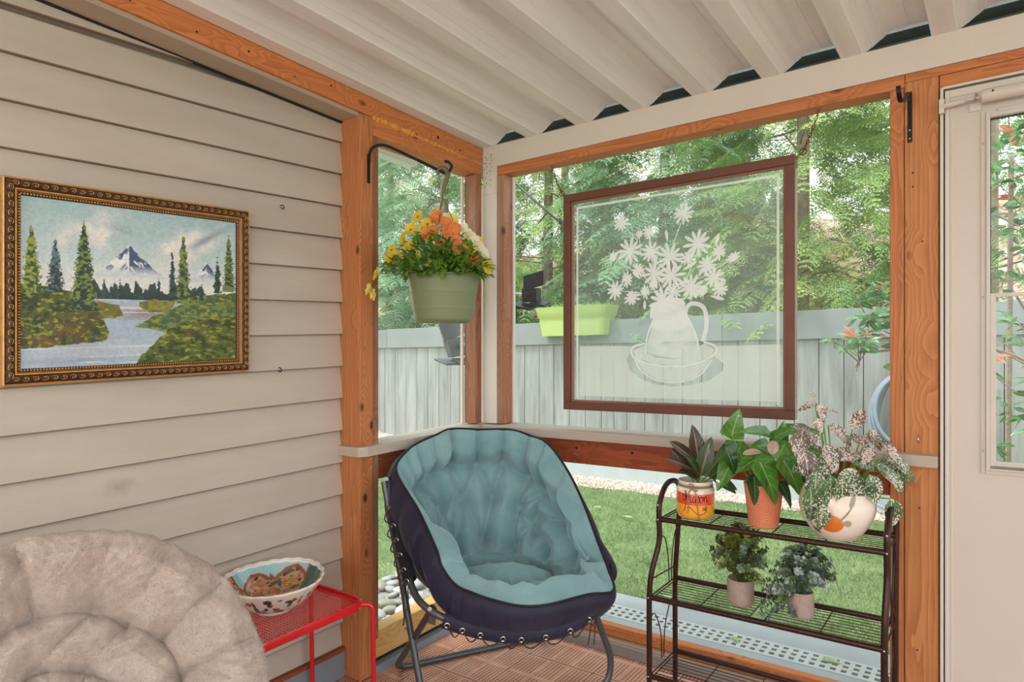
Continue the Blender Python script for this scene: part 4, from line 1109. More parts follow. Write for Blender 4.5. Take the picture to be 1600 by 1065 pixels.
# ================================================================== CUSHION MATERIALS
def fabric(name, hi, lo, rough=.85, weave=900, sheen=.4, scale=7, bs_=.15):
    m, nt, bs = newmat(name); n = noise(nt, coords(nt), scale, 5, .4, .65)
    L(nt, ramp(nt, n, [(.3, c4(lo)), (.7, c4(hi))]), bs.inputs['Base Color']); bs.inputs['Roughness'].default_value = rough
    bs.inputs['Sheen Weight'].default_value = sheen; bs.inputs['Specular IOR Level'].default_value = .2
    bump(nt, bs, math_(nt, 'ADD', noise(nt, coords(nt), weave, 2), math_(nt, 'MULTIPLY', noise(nt, coords(nt), 60, 4), .6)), bs_, .002); return m
teal = fabric('faded_teal_microsuede', (138, 174, 178), (112, 152, 159))
navy = fabric('navy_nylon', (48, 46, 68), (38, 37, 56), .5, 300, .1)
blackf = fabric('black_nylon', (32, 31, 40), (24, 24, 30), .5, 300, .1)
steel = plain('grey_powder_coated_tube', (92, 94, 98), .35, .5, var=.05)
lace = plain('brown_black_lace_cord', (58, 44, 44), .8, var=.5, vscale=260)

def catm(P, n, closed=True):
    P = np.array(P, float); m = len(P); out = []
    for i in range(m if closed else m - 1):
        a, b, c, d = (P[i-1], P[i], P[(i+1) % m], P[(i+2) % m]) if closed else (P[max(i-1, 0)], P[i], P[i+1], P[min(i+2, m-1)])
        for k in range(n):
            t = k / n; out.append(.5*((2*b)+(c-a)*t+(2*a-5*b+4*c-d)*t*t+(3*b-a-3*c+d)*t**3))
    return np.array(out)
def segdist(P, a, b_):
    ab = b_ - a; t = np.clip(((P - a) @ ab) / max(ab @ ab, 1e-9), 0, 1); return np.linalg.norm(P - (a + t[..., None] * ab), axis=-1), t

# ================================================================== TEAL CLUB CHAIR
RIM = [[-0.186,-0.36,0.512],[-0.232,-0.31,0.557],[-0.251,-0.28,0.606],[-0.314,-0.18,0.709],[-0.364,-0.1,0.766],[-0.407,-0.02,0.813],[-0.418,0.04,0.849],[-0.387,0.1,0.886],[-0.346,0.15,0.912],[-0.271,0.2,0.938],[-0.204,0.24,0.959],[-0.077,0.27,0.95],[0.051,0.26,0.95],[0.139,0.22,0.927],[0.204,0.17,0.901],[0.269,0.08,0.812],[0.319,-0.02,0.699],[0.356,-0.14,0.57],[0.37,-0.24,0.507],[0.37,-0.32,0.458],[0.271,-0.37,0.467],[0.126,-0.42,0.457],[0.036,-0.44,0.463],[-0.05,-0.43,0.479],[-0.124,-0.4,0.495]]
CA = atan2(.66, .75)
ch = thing('folding_chair', 'teal tufted folding club chair with navy shell and grey tube frame in the porch corner', 'chair', (.45, -.42, 0), CA)
SUB = 16; NRAD = 110
Rm = catm(RIM, SUB); NT = len(Rm); cc = np.array([.02, -.06, .40]); rows = []
for p in Rm:
    e = p[:2] - cc[:2]; lift = p[2] - .42; bk = p[1] > -.2
    K = catm([cc, [*(cc[:2] + e*.35), .388], [*(cc[:2] + e*.70), .405], [*(cc[:2] + e*(.93 if bk else .88)), .42 + lift*.28], [*(cc[:2] + e*(1.05 if bk else .96)), .42 + lift*.66], p], 10, False); K = np.vstack([K, p])
    s_ = np.r_[0, np.cumsum(np.linalg.norm(np.diff(K, axis=0), axis=1))]; s_ /= s_[-1]; q = np.linspace(0.02, 1, NRAD)
    rows.append(np.stack([np.interp(q, s_, K[:, i]) for i in range(3)], -1))
G_ = np.array(rows); q = np.linspace(.02, 1, NRAD)[None, :]
dth = np.roll(G_, -1, 0) - np.roll(G_, 1, 0); dr_ = np.gradient(G_, axis=1); nv_ = np.cross(dth, dr_); nv_ /= np.linalg.norm(nv_, axis=-1, keepdims=True) + 1e-9
if (nv_[:, 20, 2]).mean() < 0: nv_ = -nv_
for _ in range(3): nv_ = (nv_ + np.roll(nv_, 1, 0) + np.roll(nv_, -1, 0)); nv_[:, 1:-1] = (nv_[:, 1:-1] + nv_[:, 2:] + nv_[:, :-2]); nv_ /= np.linalg.norm(nv_, axis=-1, keepdims=True)
def at(th_, r): return G_[int(th_ * SUB / 8) % NT, int(round((r - .02) / .98 * (NRAD - 1)))]
ring = [(71, .80), (80, .82), (87, .81), (94, .82), (103, .76), (111, .71), (64, .78), (56, .74), (48, .70), (120, .66), (129, .62), (138, .60), (147, .62), (158, .68), (169, .70), (180, .70), (191, .68), (2, .66), (14, .64), (26, .64), (38, .66)]
ring.sort()
row2 = [(83, .64), (91, .63), (73, .62), (99, .58), (107, .54)]
row3 = [(87, .42), (98, .37), (108, .47), (74, .42), (117, .42), (64, .5)]
seat = [(57, .31), (71, .20), (90, .14), (110, .16), (123, .27), (29, .30), (5, .34), (167, .30), (185, .32), (150, .34), (140, .42), (43, .38)]
btn = [at(*b_) for b_ in ring + row2 + row3 + seat]
cre = []
for i in range(len(ring)):
    a = ring[i]; b_ = ring[(i + 1) % len(ring)]; fr_on = a[0] >= 142 or a[0] <= 30
    cre.append((at(*a), at(*b_), .45 if fr_on else .8))
    cre.append((at(*a), at(a[0], 1.0), .28 if fr_on else .9))
def near(p, arr, k=2): 
    d = sorted(arr, key=lambda x: np.linalg.norm(at(*x) - at(*p))); return d[:k]
for b_ in row2:
    for n_ in near(b_, ring, 2): cre.append((at(*b_), at(*n_), .8))
for b_ in row3:
    for n_ in near(b_, row2, 2): cre.append((at(*b_), at(*n_), .85))
    for n_ in near(b_, seat, 1): cre.append((at(*b_), at(*n_), .9))
for b_ in seat:
    for n_ in near(b_, ring, 1): cre.append((at(*b_), at(*n_), .5))
seatline = [(43, .40), (57, .33), (71, .26), (85, .22), (98, .22), (110, .26), (123, .33), (135, .42)]
for i in range(len(seatline) - 1): cre.append((at(*seatline[i]), at(*seatline[i+1]), 1.0))
rimf = np.sqrt(np.clip((1 - q) / .10, 0, 1)); hh = .080 * rimf + np.zeros(G_.shape[:2])
roll = .016 * np.exp(-((q - .90) / .07) ** 2); hh = hh + roll * rimf
dip = np.zeros_like(hh)
for p in btn:
    d = np.linalg.norm(G_ - p, axis=-1); dip = np.maximum(dip, .060 * np.exp(-(d / .026) ** 1.2) + .028 * np.exp(-(d / .075) ** 2))
dl = np.zeros_like(hh)
for a, b_, s_ in cre:
    d, t_ = segdist(G_, a, b_); dl = np.maximum(dl, s_ * (.040 * np.exp(-(d / .012) ** 1.1) + .022 * np.exp(-(d / .045) ** 2)))
dip = np.minimum(dip * .7 + dl, .088)
rad_w = np.sin(np.arange(NT)[:, None] * .9) * .0012 * np.exp(-((q - .8) / .12) ** 2)
wr = vnoise(np.arange(NT)[:, None] / NT + 0 * q, q + 0 * hh, 150, 10, 77) - .5
hh = hh - dip * np.clip(rimf * 1.3, 0, 1) + rad_w + wr * .004 * q
inn_ = G_ + nv_ * hh[..., None]
idx = np.arange(NT * NRAD).reshape(NT, NRAD); nx_ = np.roll(idx, -1, 0)
Fq = np.stack([idx[:, :-1], nx_[:, :-1], nx_[:, 1:], idx[:, 1:]], -1).reshape(-1, 4)
cen = np.stack([nx_[:, 0], idx[:, 0], idx[:, 0], nx_[:, 0]], -1)
V = inn_.reshape(-1, 3); c_i = len(V); V = np.vstack([V, V.reshape(NT, NRAD, 3)[:, 0].mean(0)[None]])
Ft = np.stack([nx_[:, 0], idx[:, 0], np.full(NT, c_i), np.full(NT, c_i)], -1)
def quads(V, F, name, mat, parent):
    me = bpy.data.meshes.new(name); fs = [tuple(dict.fromkeys(f)) for f in F.tolist()]
    me.from_pydata(V.tolist(), [], fs); me.materials.append(mat); me.polygons.foreach_set('use_smooth', [True] * len(fs)); me.update()
    o = bpy.data.objects.new(name, me); COL.objects.link(o); o.parent = parent; return o
cu = quads(V, np.concatenate([Fq, Ft]), 'seat_cushion', teal, ch)
rimo = np.sqrt(np.clip((1 - q) / .14, 0, 1)); frt = np.clip((-.12 - G_[..., 1]) / .15, 0, 1); oh = (.018 + .030 * frt) * rimo
puff = .007 * np.abs(np.sin(np.arange(NT) * pi / (SUB * .98)))[:, None] ** .6 * rimo
out_ = G_ - nv_ * (oh + puff)[..., None]
front = np.clip((-.15 - G_[..., 1]) / .2, 0, 1); out_[..., 2] -= (front * rimo * .018)
V = out_.reshape(-1, 3); V = np.vstack([V, V.reshape(NT, NRAD, 3)[:, 0].mean(0)[None]])
quads(V, np.concatenate([Fq, Ft])[:, ::-1], 'outer_shell', navy, ch)
b = MB(); b.tube([tuple(p) for p in Rm[::2]], .0052, 8, closed=True); b.build('piping', blackf, parent=cu, smooth=True)
def fz(x, y):   # floor height under a point in the chair's own axes
    X = .45 + x*cos(CA) - y*sin(CA); Y = -.42 + x*sin(CA) + y*cos(CA); return lvl(X, Y) - lvl(.45, -.42)
R_ = .0125
hoop = [(-.445,.03,.80),(-.425,-.04,.70),(-.395,-.12,.612),(-.362,-.20,.525),(-.330,-.28,.462),(-.285,-.345,.432),(-.21,-.375,.400),(-.09,-.385,.362),(.05,-.385,.342),(.19,-.365,.352),(.30,-.31,.385),(.365,-.20,.43),(.365,-.08,.52),(.32,.06,.64),(.24,.20,.76),(.14,.30,.85),(-.05,.33,.88),(-.25,.29,.88),(-.40,.16,.86)]
b = MB(); b.tube(cr(hoop, 8, True), R_, 12, closed=True); hp = b.build('hoop_frame', steel, parent=ch, smooth=True)
fA, fB = (-.305, -.187), (.385, -.128)
b = MB(); b.tube(fillet([(-.463, .0, .79), (-.298, -.19, fz(*fA) + R_), (.39, -.135, fz(*fB) + R_), (.412, -.125, .12), (.327, -.16, .348), (.305, -.185, .39)], .06, 8), R_, 12)
b.build('leg_frame', steel, parent=ch, smooth=True)
b = MB(); b.tube(fillet([(-.262, -.335, .425), (-.43, .122, fz(-.43, .122) + R_), (.20, .32, fz(.2, .32) + R_), (.30, -.02, .22), (.335, -.24, .385)], .06, 8), R_, 12)
b.build('leg_frame', steel, parent=ch, smooth=True)
b = MB()
for p, a in (((-.268, -.352, .434), (-.12, -1, .1)), ((-.446, .012, .80), (-.3, -1, 0)), ((-.365, -.085, .258), (-.2, -1, 0))):
    b = MB(); p = Vector(p); a = Vector(a).normalized(); b.tube([p - a*.004, p + a*.020], .0075, 10); b.tube([p + a*.018, p + a*.0215], .0045, 8)
    b.build('pivot_bolt', M['chrome'], parent=ch, smooth=True)
b = MB(); b.obox((-.262, -.34, .400), (.012, 0, -.004), (0, .006, 0), (.003, 0, .028)); b.build('hinge_bracket', steel, parent=ch, bevel=.002)
# sling: band sewn round the hoop, with grommets and lacing
def band(pts, name, r1, r2, up):
    P_ = cr(pts, 8); rows = []
    for i, p in enumerate(P_):
        t_ = (P_[min(i+1, len(P_)-1)] - P_[max(i-1, 0)]).normalized(); w_ = Vector(up) - t_ * Vector(up).dot(t_); w_.normalize(); n_ = t_.cross(w_)
        rows.append([tuple(p + n_ * r1 * cos(a) + w_ * r2 * sin(a)) for a in [2*pi*k/14 for k in range(15)]])
    bm = MB(); bm.grid(rows); return bm.build(name, navy if name == 'front_sling' else blackf, parent=ch, smooth=True), P_
fs_, PF = band([(-.225,-.374,.398),(-.15,-.384,.375),(-.05,-.389,.352),(.05,-.389,.343),(.19,-.370,.353),(.30,-.315,.387),(.36,-.235,.425)], 'front_sling', .019, .029, (0, -.2, 1))
ss_, PS = band([(-.425,-.035,.70),(-.405,-.09,.635),(-.385,-.14,.58),(-.362,-.20,.525),(-.345,-.245,.488)], 'side_sling', .019, .027, (.7, -.3, .4))
view = Vector((.16, -.98, .1)).normalized()
def grommets(P_, n, a0, a1, off, par, out):
    ps = []
    for i in range(n):
        t_ = a0 + (a1 - a0) * i / (n - 1); p = P_[int(t_ * (len(P_) - 1))] + Vector(off) + Vector(out) * .021
        ps.append(p); bm = MB(); n_ = Vector(out).normalized(); u1 = n_.orthogonal().normalized(); u2 = n_.cross(u1)
        bm.tube([p + u1 * .0078 * cos(a) + u2 * .0078 * sin(a) for a in [2*pi*k/14 for k in range(14)]], .0026, 7, closed=True)
        bm.build('grommet', M['chrome'], parent=par, smooth=True)
        bm = MB(); bm.tube([p - n_ * .001, p + n_ * .0006], .0055, 10); bm.build('grommet_hole', M['hole'], parent=par)
    return ps
gf = grommets(PF, 9, .05, .92, (0, 0, -.002), fs_, (0, -1, -.1)); gs_ = grommets(PS, 6, .04, .98, (0, 0, 0), ss_, (-.45, -.9, 0))
b = MB(); pts = []
for i, p in enumerate(gf):
    pts += [p + Vector((0, -.006, 0)), p + Vector((.012, -.004, -.020))]
    if i + 1 < len(gf): m_ = (p + gf[i+1]) / 2; pts.append(m_ + Vector((0, .006, -.034)))
b.tube(cr(pts, 4), .0022, 6); b.build('lace', lace, parent=fs_, smooth=True)
b = MB(); pts = []
for i, p in enumerate(gs_):
    pts += [p + Vector((0, -.006, 0)), p + Vector((-.014, -.008, -.010))]
    if i + 1 < len(gs_): m_ = (p + gs_[i+1]) / 2; pts.append(m_ + Vector((-.026, -.002, -.01)))
pts += [gs_[-1] + Vector((-.01, -.01, -.04)), gs_[-1] + Vector((-.012, -.01, -.08)), gs_[-1] + Vector((-.008, -.01, -.12)), gs_[-1] + Vector((-.012, -.01, -.15))]
b.tube(cr(pts, 4), .0025, 6)
p = gs_[-1]; b.tube(cr([p + Vector((.004, -.004, -.02)), p + Vector((.006, -.006, -.07)), p + Vector((.001, -.004, -.10))], 4), .002, 6)
b.build('lace', lace, parent=ss_, smooth=True)
b = MB()
for dx in (0, .016): b.tube(cr([(.30 + dx, -.27, .40), (.298 + dx, -.30, .37), (.292 + dx, -.305, .32), (.282 + dx * 1.3, -.31, .265)], 5), .0022, 6)
b.build('lace_end', lace, parent=fs_, smooth=True)

# ================================================================== PLUSH SAUCER CHAIR
PC = Vector((.515, -1.975, .585))
tl = radians(33); hd = Vector((.942, -.336, 0)).normalized()
nrm_ = hd * cos(tl) + Vector((0, 0, sin(tl))); ux = Vector((0, 0, 1)).cross(hd).normalized(); uy = nrm_.cross(ux)   # ux to viewer's right
sc_ = thing('saucer_chair', 'round beige plush saucer chair cushion in the near left corner', 'chair', (PC.x, PC.y, 0))
NT2, NR2 = 420, 120; th = np.linspace(0, 2*pi, NT2, endpoint=False)[:, None]; q = np.linspace(.01, 1, NR2)[None, :]
RAD = .395
edge = 1 + .003 * np.sin(th * 37 + 2*np.sin(th*5)) + .006 * np.sin(th * 11 + 1) + .003 * np.sin(th * 53 + 2*np.sin(th*3))
X2 = RAD * q * np.cos(th) * (1 + (edge - 1) * q ** 3); Y2 = RAD * q * np.sin(th) * (1 + (edge - 1) * q ** 3)
base = .135 * (q ** 2.2) - .10 + 0 * th
pl = np.stack([X2, Y2], -1)
rj = random.Random(6); btn2 = [(.60 + rj.uniform(-.035, .035), radians(100 - 22.5 * k + rj.uniform(-4, 4))) for k in range(16)]; btn3 = [(.33 + rj.uniform(-.04, .04), radians(110 - 45 * k + rj.uniform(-7, 7))) for k in range(8)]
pol = lambda r_, a: np.array([RAD * r_ * cos(a), RAD * r_ * sin(a)])
crs = []
for k in range(16):
    crs.append((pol(*btn2[k]), pol(*btn2[(k+1) % 16]), rj.uniform(.55, .9))); crs.append((pol(*btn2[k]), pol(.97, btn2[k][1]), rj.choice((.75, .45, .2))))
    crs.append((pol(*btn2[k]), pol(*btn3[(k // 2) % 8]), rj.choice((.6, .35, .1))))
for k in range(8): crs.append((pol(*btn3[k]), pol(*btn3[(k+1) % 8]), .9)); crs.append((pol(*btn3[k]), pol(0, 0), .5))
fat = .085 * np.sqrt(np.clip((1 - q) / .16, 0, 1)) + 0 * th
dip = np.zeros_like(fat)
for r_, a in btn2 + btn3 + [(0, 0)]:
    d = np.linalg.norm(pl - pol(r_, a), axis=-1); dip = np.maximum(dip, .060 * np.exp(-(d / .028) ** 1.2) + .03 * np.exp(-(d / .08) ** 2))
dl = np.zeros_like(fat)
for a, b_, s_ in crs:
    d, t_ = segdist(pl, a, b_); dl = np.maximum(dl, s_ * (.040 * np.exp(-(d / .009) ** 1.0) + .022 * np.exp(-(d / .045) ** 2)))
dip = np.minimum(dip * .6 + dl, .09)
rm = (.3 + .7 * (vnoise(np.mod(th / (2*pi) + 0*q, 1), q + 0*th, 26, 4, 91)) ** 2); ruf = -np.abs(np.sin(th * 31 + 4 * np.sin(th * 7) + 5 * q)) ** .45 * .0100 * rm * np.exp(-((q - .80) / .13) ** 2)
bulge = .022 * np.exp(-((q - .78) / .16) ** 2)
fur = (vnoise(np.mod(th / (2*pi) + 0*q, 1), q + 0*th, 110, 16, 6) - .5) * .004 * q + (vnoise(np.mod(th / (2*pi) + .03*np.sin(9*q), 1), q + 0*th, 230, 5, 16) - .5) * .013 * np.exp(-((q - .80) / .14) ** 2) + (vnoise(np.mod(th / (2*pi) + 0*q, 1), q + 0*th, 60, 22, 17) - .5) * .006
Hh2 = base + fat - dip * np.clip(fat / .085 * 1.2, 0, 1) + (ruf + bulge) * (fat > .01) + fur
def to3(Z): 
    o_ = np.array([0., 0., PC.z + lvl(PC.x, PC.y) - sc_.location.z]); 
    return o_ + X2[..., None] * np.array(ux) + Y2[..., None] * np.array(uy) + Z[..., None] * np.array(nrm_)
idx = np.arange(NT2 * NR2).reshape(NT2, NR2); nx_ = np.roll(idx, -1, 0)
Fq = np.stack([idx[:, :-1], idx[:, 1:], nx_[:, 1:], nx_[:, :-1]], -1).reshape(-1, 4)
def closed(Z):
    V = to3(Z).reshape(-1, 3); return np.vstack([V, V.reshape(NT2, NR2, 3)[:, 0].mean(0)[None]])
Ft = np.stack([idx[:, 0], nx_[:, 0], np.full(NT2, NT2*NR2), np.full(NT2, NT2*NR2)], -1)
def plush_mat():
    m, nt, bs = newmat('beige_faux_fur'); v = coords(nt)
    n1 = noise(nt, v, 9, 6, .8, .7); n2 = noise(nt, v, 330, 3, .5, .7); t_ = math_(nt, 'ADD', math_(nt, 'MULTIPLY', n1, .7), math_(nt, 'MULTIPLY', n2, .3))
    L(nt, ramp(nt, t_, [(.34, c4((170, 154, 144))), (.52, c4((190, 176, 166))), (.66, c4((206, 194, 186)))]), bs.inputs['Base Color'])
    bs.inputs['Roughness'].default_value = .95; bs.inputs['Sheen Weight'].default_value = .25; bs.inputs['Sheen Roughness'].default_value = .5; bs.inputs['Specular IOR Level'].default_value = .1
    bump(nt, bs, math_(nt, 'ADD', math_(nt, 'MULTIPLY', n2, .8), math_(nt, 'MULTIPLY', noise(nt, v, 60, 4, .8), .3)), .6, .003); return m
plush = plush_mat()
pc_ = quads(closed(Hh2), np.concatenate([Fq, Ft]), 'plush_cushion', plush, sc_)
# short pile standing on the plush
S3_ = to3(Hh2); nf = 110000; fi_ = NR.randint(0, NT2, nf); qj = np.clip((np.sqrt(NR.rand(nf)) * NR2).astype(int), 1, NR2 - 2)
fx, fy = NR.rand(nf, 1), NR.rand(nf, 1); a0 = S3_[fi_, qj]; a1 = S3_[(fi_ + 1) % NT2, qj]; a2 = S3_[fi_, qj + 1]
p0 = a0 + (a1 - a0) * fx + (a2 - a0) * fy; nn_ = np.cross(a2 - a0, a1 - a0); nn_ /= np.linalg.norm(nn_, axis=1, keepdims=True) + 1e-9
nn_ *= np.sign(nn_ @ np.array(nrm_))[:, None]
dd_ = nn_ * .5 + NR.normal(0, .55, (nf, 3)) + np.array([0, 0, -.25]); dd_ /= np.linalg.norm(dd_, axis=1, keepdims=True); dd_ *= NR.uniform(.003, .0075, (nf, 1))
sd_ = np.cross(dd_, NR.normal(0, 1, (nf, 3))); sd_ /= np.linalg.norm(sd_, axis=1, keepdims=True) + 1e-9; sd_ *= .00035
Vf = np.stack([p0 - sd_, p0 + sd_, p0 + sd_ * .3 + dd_, p0 - sd_ * .3 + dd_], 1).reshape(-1, 3)
npmesh('fur_pile', Vf, np.arange(nf * 4).reshape(nf, 4), plush, parent=pc_)['kind'] = 'stuff'
quads(closed(base - .055 * np.sqrt(np.clip((1 - q) / .12, 0, 1)) + 0 * th), np.concatenate([Fq, Ft])[:, ::-1], 'cushion_back', fabric('grey_backing', (120, 112, 106), (104, 98, 92)), sc_)
b = MB()
Lc = lambda x, y, z: tuple(Vector((0, 0, PC.z)) + ux * x + uy * y + nrm_ * z)
b.tube([Lc(RAD * .93 * cos(a), RAD * .93 * sin(a), -.035) for a in [2*pi*k/48 for k in range(48)]], .011, 10, closed=True); b.build('hoop_frame', steel, parent=sc_, smooth=True)
for s1 in (-1, 1):
    pts = [Lc(RAD * .90 * s1, .10, -.045), Lc(RAD * .80 * s1, -.35, -.06)]
    f1 = (ux * (.30 * s1) + hd * .33); f2 = (ux * (.30 * s1) - hd * .30)
    b = MB(); b.tube([pts[0], (f1.x, f1.y, .013)], .011, 10); b.build('leg', steel, parent=sc_, smooth=True)
    b = MB(); b.tube([Lc(RAD * .88 * s1, -.16, -.05), (f2.x, f2.y, .013)], .011, 10); b.build('leg', steel, parent=sc_, smooth=True)
# ================================================================== PLANT RACK
bronze = plain('dark_bronze_metal', (66, 44, 40), .35, .6, var=.25, vscale=90)
rk = thing('plant_rack', 'dark bronze metal plant rack with wire shelves in front of the wide opening', 'shelf rack', (1.40, -.2, 0))
RB = -.085   # rear rail line
def sidepost(xl, xt, yf, yt):
    pts = cr([(xl, yf, .004), (xl, yf, .20), (xl, yf, .41), (xl + (xt-xl)*.3, yf + .006, .50), (xt, yt, .60), (xt, yt, .68), (xt, yt + .004, .735), (xt, yt + .045, .785), (xt, (yt + RB)/2, .80), (xt, RB - .035, .785), (xt - (xt-xl)*.1, RB, .735), (xl + (xt-xl)*.6, RB, .62), (xl, RB, .41), (xl, RB, .2), (xl, RB, .004)], 7)
    return pts
xs = ((1.030, 1.052), (1.768, 1.771))
YF, YT = -.315, -.282
for (xl, xt) in xs:
    b = MB(); b.tube(sidepost(xl, xt, YF, YT), .0098, 12)
    sf = b.build('side_frame', bronze, parent=rk, room=True, smooth=True)
    b = MB()
    for z0_, h_, ya, yb in ((.41, -.26, YF, RB), (.683, -.25, YT, RB)):
        ym = (ya + yb)/2
        for s1, yy_ in ((1, ya), (-1, yb)):
            pts = [(xl, yy_ + s1*.010, z0_ - .095), (xl, yy_ + s1*.026, z0_ - .07), (xl, yy_ + s1*.055, z0_ - .085), (xl, ym - s1*.018, z0_ - .16), (xl, ym - s1*.010, z0_ + h_)]
            b.tube(cr([(x if z0_ < .5 else xt, y, z) for x, y, z in pts], 6), .0022, 6)
        b.tube([(xl if z0_ < .5 else xt, ya, z0_ + .06), (xl if z0_ < .5 else xt, yb, z0_ + .045)], .0028, 6) if z0_ < .5 else None
    b.build('scroll_wire', bronze, parent=sf, room=True)
    b = MB()
    for y, z in ((YT - .0095, .683), (YF - .0095, .41), (RB + .0095, .41), (YF - .0095, .13), (YT - .0095, .735)):
        b = MB(); b.ball((xl if z < .6 else xt, y, z), .0038, 8, 5); b.build('screw', M['chrome'], parent=sf, room=True, smooth=True)
def shelf(name, z, x0_, x1_, yf, yb):
    b = MB()
    b.tube([(x0_, yf, z), (x1_, yf, z)], .0095, 10); b.tube([(x0_, yb, z), (x1_, yb, z)], .0095, 10)
    o = b.build(name, bronze, parent=rk, room=True, smooth=True)
    b = MB(); xm = (x0_ + x1_)/2; n = 9
    spans = ((x0_ + .012, xm - .024), (xm + .024, x1_ - .012))
    for a, c in spans:
        for k in range(n):
            y = yf + (yb - yf) * (k + 1) / (n + 1); b.tube([(a, y, z + .003), (c, y, z + .003)], .0013, 5)
        for x in (a, (a + c)/2, c): b.tube([(x, yf, z), (x, yb, z)], .0021, 6)
    for x in (x0_, x1_): b.tube([(x, yf, z), (x, yb, z)], .0032, 6)
    b.build('shelf_wires', bronze, parent=o, room=True)
shelf('shelf', .683, 1.052, 1.771, YT, RB); shelf('shelf', .41, 1.030, 1.768, YF, RB); shelf('shelf', .13, 1.030, 1.768, YF, RB)
b = MB(); b.tube([(1.03, YF, .47), (1.03, RB, .455)], .003, 6)

# ---- jar planter
JX, JY = 1.158, -.207; JZ = .690
jr = thing('jar_planter', 'white, orange and yellow jar planter tied with twine, left on the top rack shelf', 'plant pot', (JX, JY, JZ))
def jar_mat():
    m, nt, bs = newmat('banded_jar_glaze'); t = N(nt, 'TexCoord'); sp = N(nt, 'SeparateXYZ'); L(nt, t.outputs['Object'], sp.inputs[0])
    z = math_(nt, 'ADD', sp.outputs[2], math_(nt, 'MULTIPLY', math_(nt, 'SUBTRACT', noise(nt, coords(nt), 12, 2), .5), .006))
    z = math_(nt, 'DIVIDE', z, .132)
    col = ramp(nt, z, [(0, c4((248, 178, 52))), (.40, c4((250, 170, 60))), (.415, c4((238, 84, 44))), (.695, c4((240, 92, 52))), (.71, c4((238, 226, 212)))])
    L(nt, col, bs.inputs['Base Color']); bs.inputs['Roughness'].default_value = .2; bs.inputs['Coat Weight'].default_value = .5; return m
RJ = .066
b = MB(); b.lathe([(0, 0), (.052, 0), (.060, .004), (RJ - .001, .014), (RJ, .03), (RJ, .098), (RJ - .002, .106), (.059, .112), (.0565, .115), (.0565, .118), (.059, .120), (.060, .126), (.059, .132), (.055, .132), (.053, .12), (.053, .105), (0, .105)], seg=56)
jb = b.build('jar', jar_mat(), parent=jr, smooth=True)
b = MB(); b.lathe([(0, .1062), (.0525, .1062)], seg=24); b.build('soil', soil, parent=jr)
ink = plain('black_ink', (40, 30, 28), .4)
toC = Vector((2.056 - JX, -2.512 - JY)); FA = atan2(toC.y, toC.x) - .03
def onj(u, z): a = FA + u / RJ; return ((RJ + .0004) * cos(a), (RJ + .0004) * sin(a), z)
def stroke(bm, pts, x0_, z0_, s, w=.0011): bm.tube([onj(x0_ + p.x * s, z0_ + p.y * s) for p in cr([(x, y, 0) for x, y in pts], 6)], w, 6)
b = MB()
glyphs = [([(.16, .60), (.06, .78), (.0, .55), (.04, .30), (.16, .36), (.22, .66), (.19, 1.02), (.28, .90), (.26, .40), (.16, -.25), (.06, -.45)], 0),
          ([(.27, .45), (.34, .66), (.42, .70), (.45, .50), (.44, .22)], 0), ([(.45, .5), (.52, .68), (.60, .66), (.60, .40), (.62, .22), (.70, .30)], 0),
          ([(.92, .58), (.82, .66), (.74, .50), (.78, .26), (.88, .30), (.93, .55), (.93, .26), (1.02, .28)], 0),
          ([(1.02, .28), (1.10, .62), (1.12, .70), (1.18, .48), (1.16, .26), (1.06, .26)], 0),
          ([(1.30, .66), (1.22, .50), (1.26, .26), (1.38, .26), (1.44, .50), (1.34, .66), (1.30, .60), (1.50, .60)], 0),
          ([(1.50, .64), (1.52, .24)], 0), ([(1.52, .45), (1.60, .66), (1.68, .60), (1.68, .30), (1.80, .34), (1.84, .42)], 0)]
for gl, _ in glyphs: stroke(b, gl, -.044, .052, .050, .0012)
stroke(b, [(0, .62), (.3, .70), (.7, .35), (1.1, .05), (1.6, .08), (2.0, .35)], -.028, .022, .035, .0010)
for gl in ([(.12, 1), (.12, .15), (.0, .0), (-.08, .2)], [(.28, 0), (.42, 1), (.56, 0)], [(.34, .4), (.5, .4)], [(.70, 0), (.70, 1)], [(.70, 1), (.96, .95), (.96, .6), (.72, .52)], [(.78, .5), (1.0, 0)]):
    bm_pts = [onj(.027 + x * .0165, .036 + y * .013) for x, y in gl]; b.tube(bm_pts, .0009, 5)
b.build('lettering', ink, parent=jb, smooth=True)
twine = plain('jute_twine', (178, 150, 116), .9, var=.2, vscale=300, bmp=.6, bscale=500)
b = MB()
for dz in (.112, .1155, .118): b.tube([(.0595 * cos(a), .0595 * sin(a), dz) for a in [2*pi*k/40 for k in range(40)]], .0019, 6, closed=True)
def ot(u, z, o=.004): a = FA + u / RJ; return ((RJ + o) * cos(a), (RJ + o) * sin(a), z)
for pts in ([(-.012, .114), (-.018, .128), (-.006, .126), (-.012, .112), (.004, .118), (.006, .105), (-.008, .112)], [(-.012, .112), (-.021, .09), (-.021, .05), (-.023, .026)], [(-.010, .112), (.004, .095), (.007, .06), (.010, .035), (.014, .004)]):
    b.tube(cr([ot(u, z) for u, z in pts], 6), .0019, 6)
b.ball(ot(-.012, .113), .0042, 8, 6); b.build('twine_bow', twine, parent=jr, smooth=True)

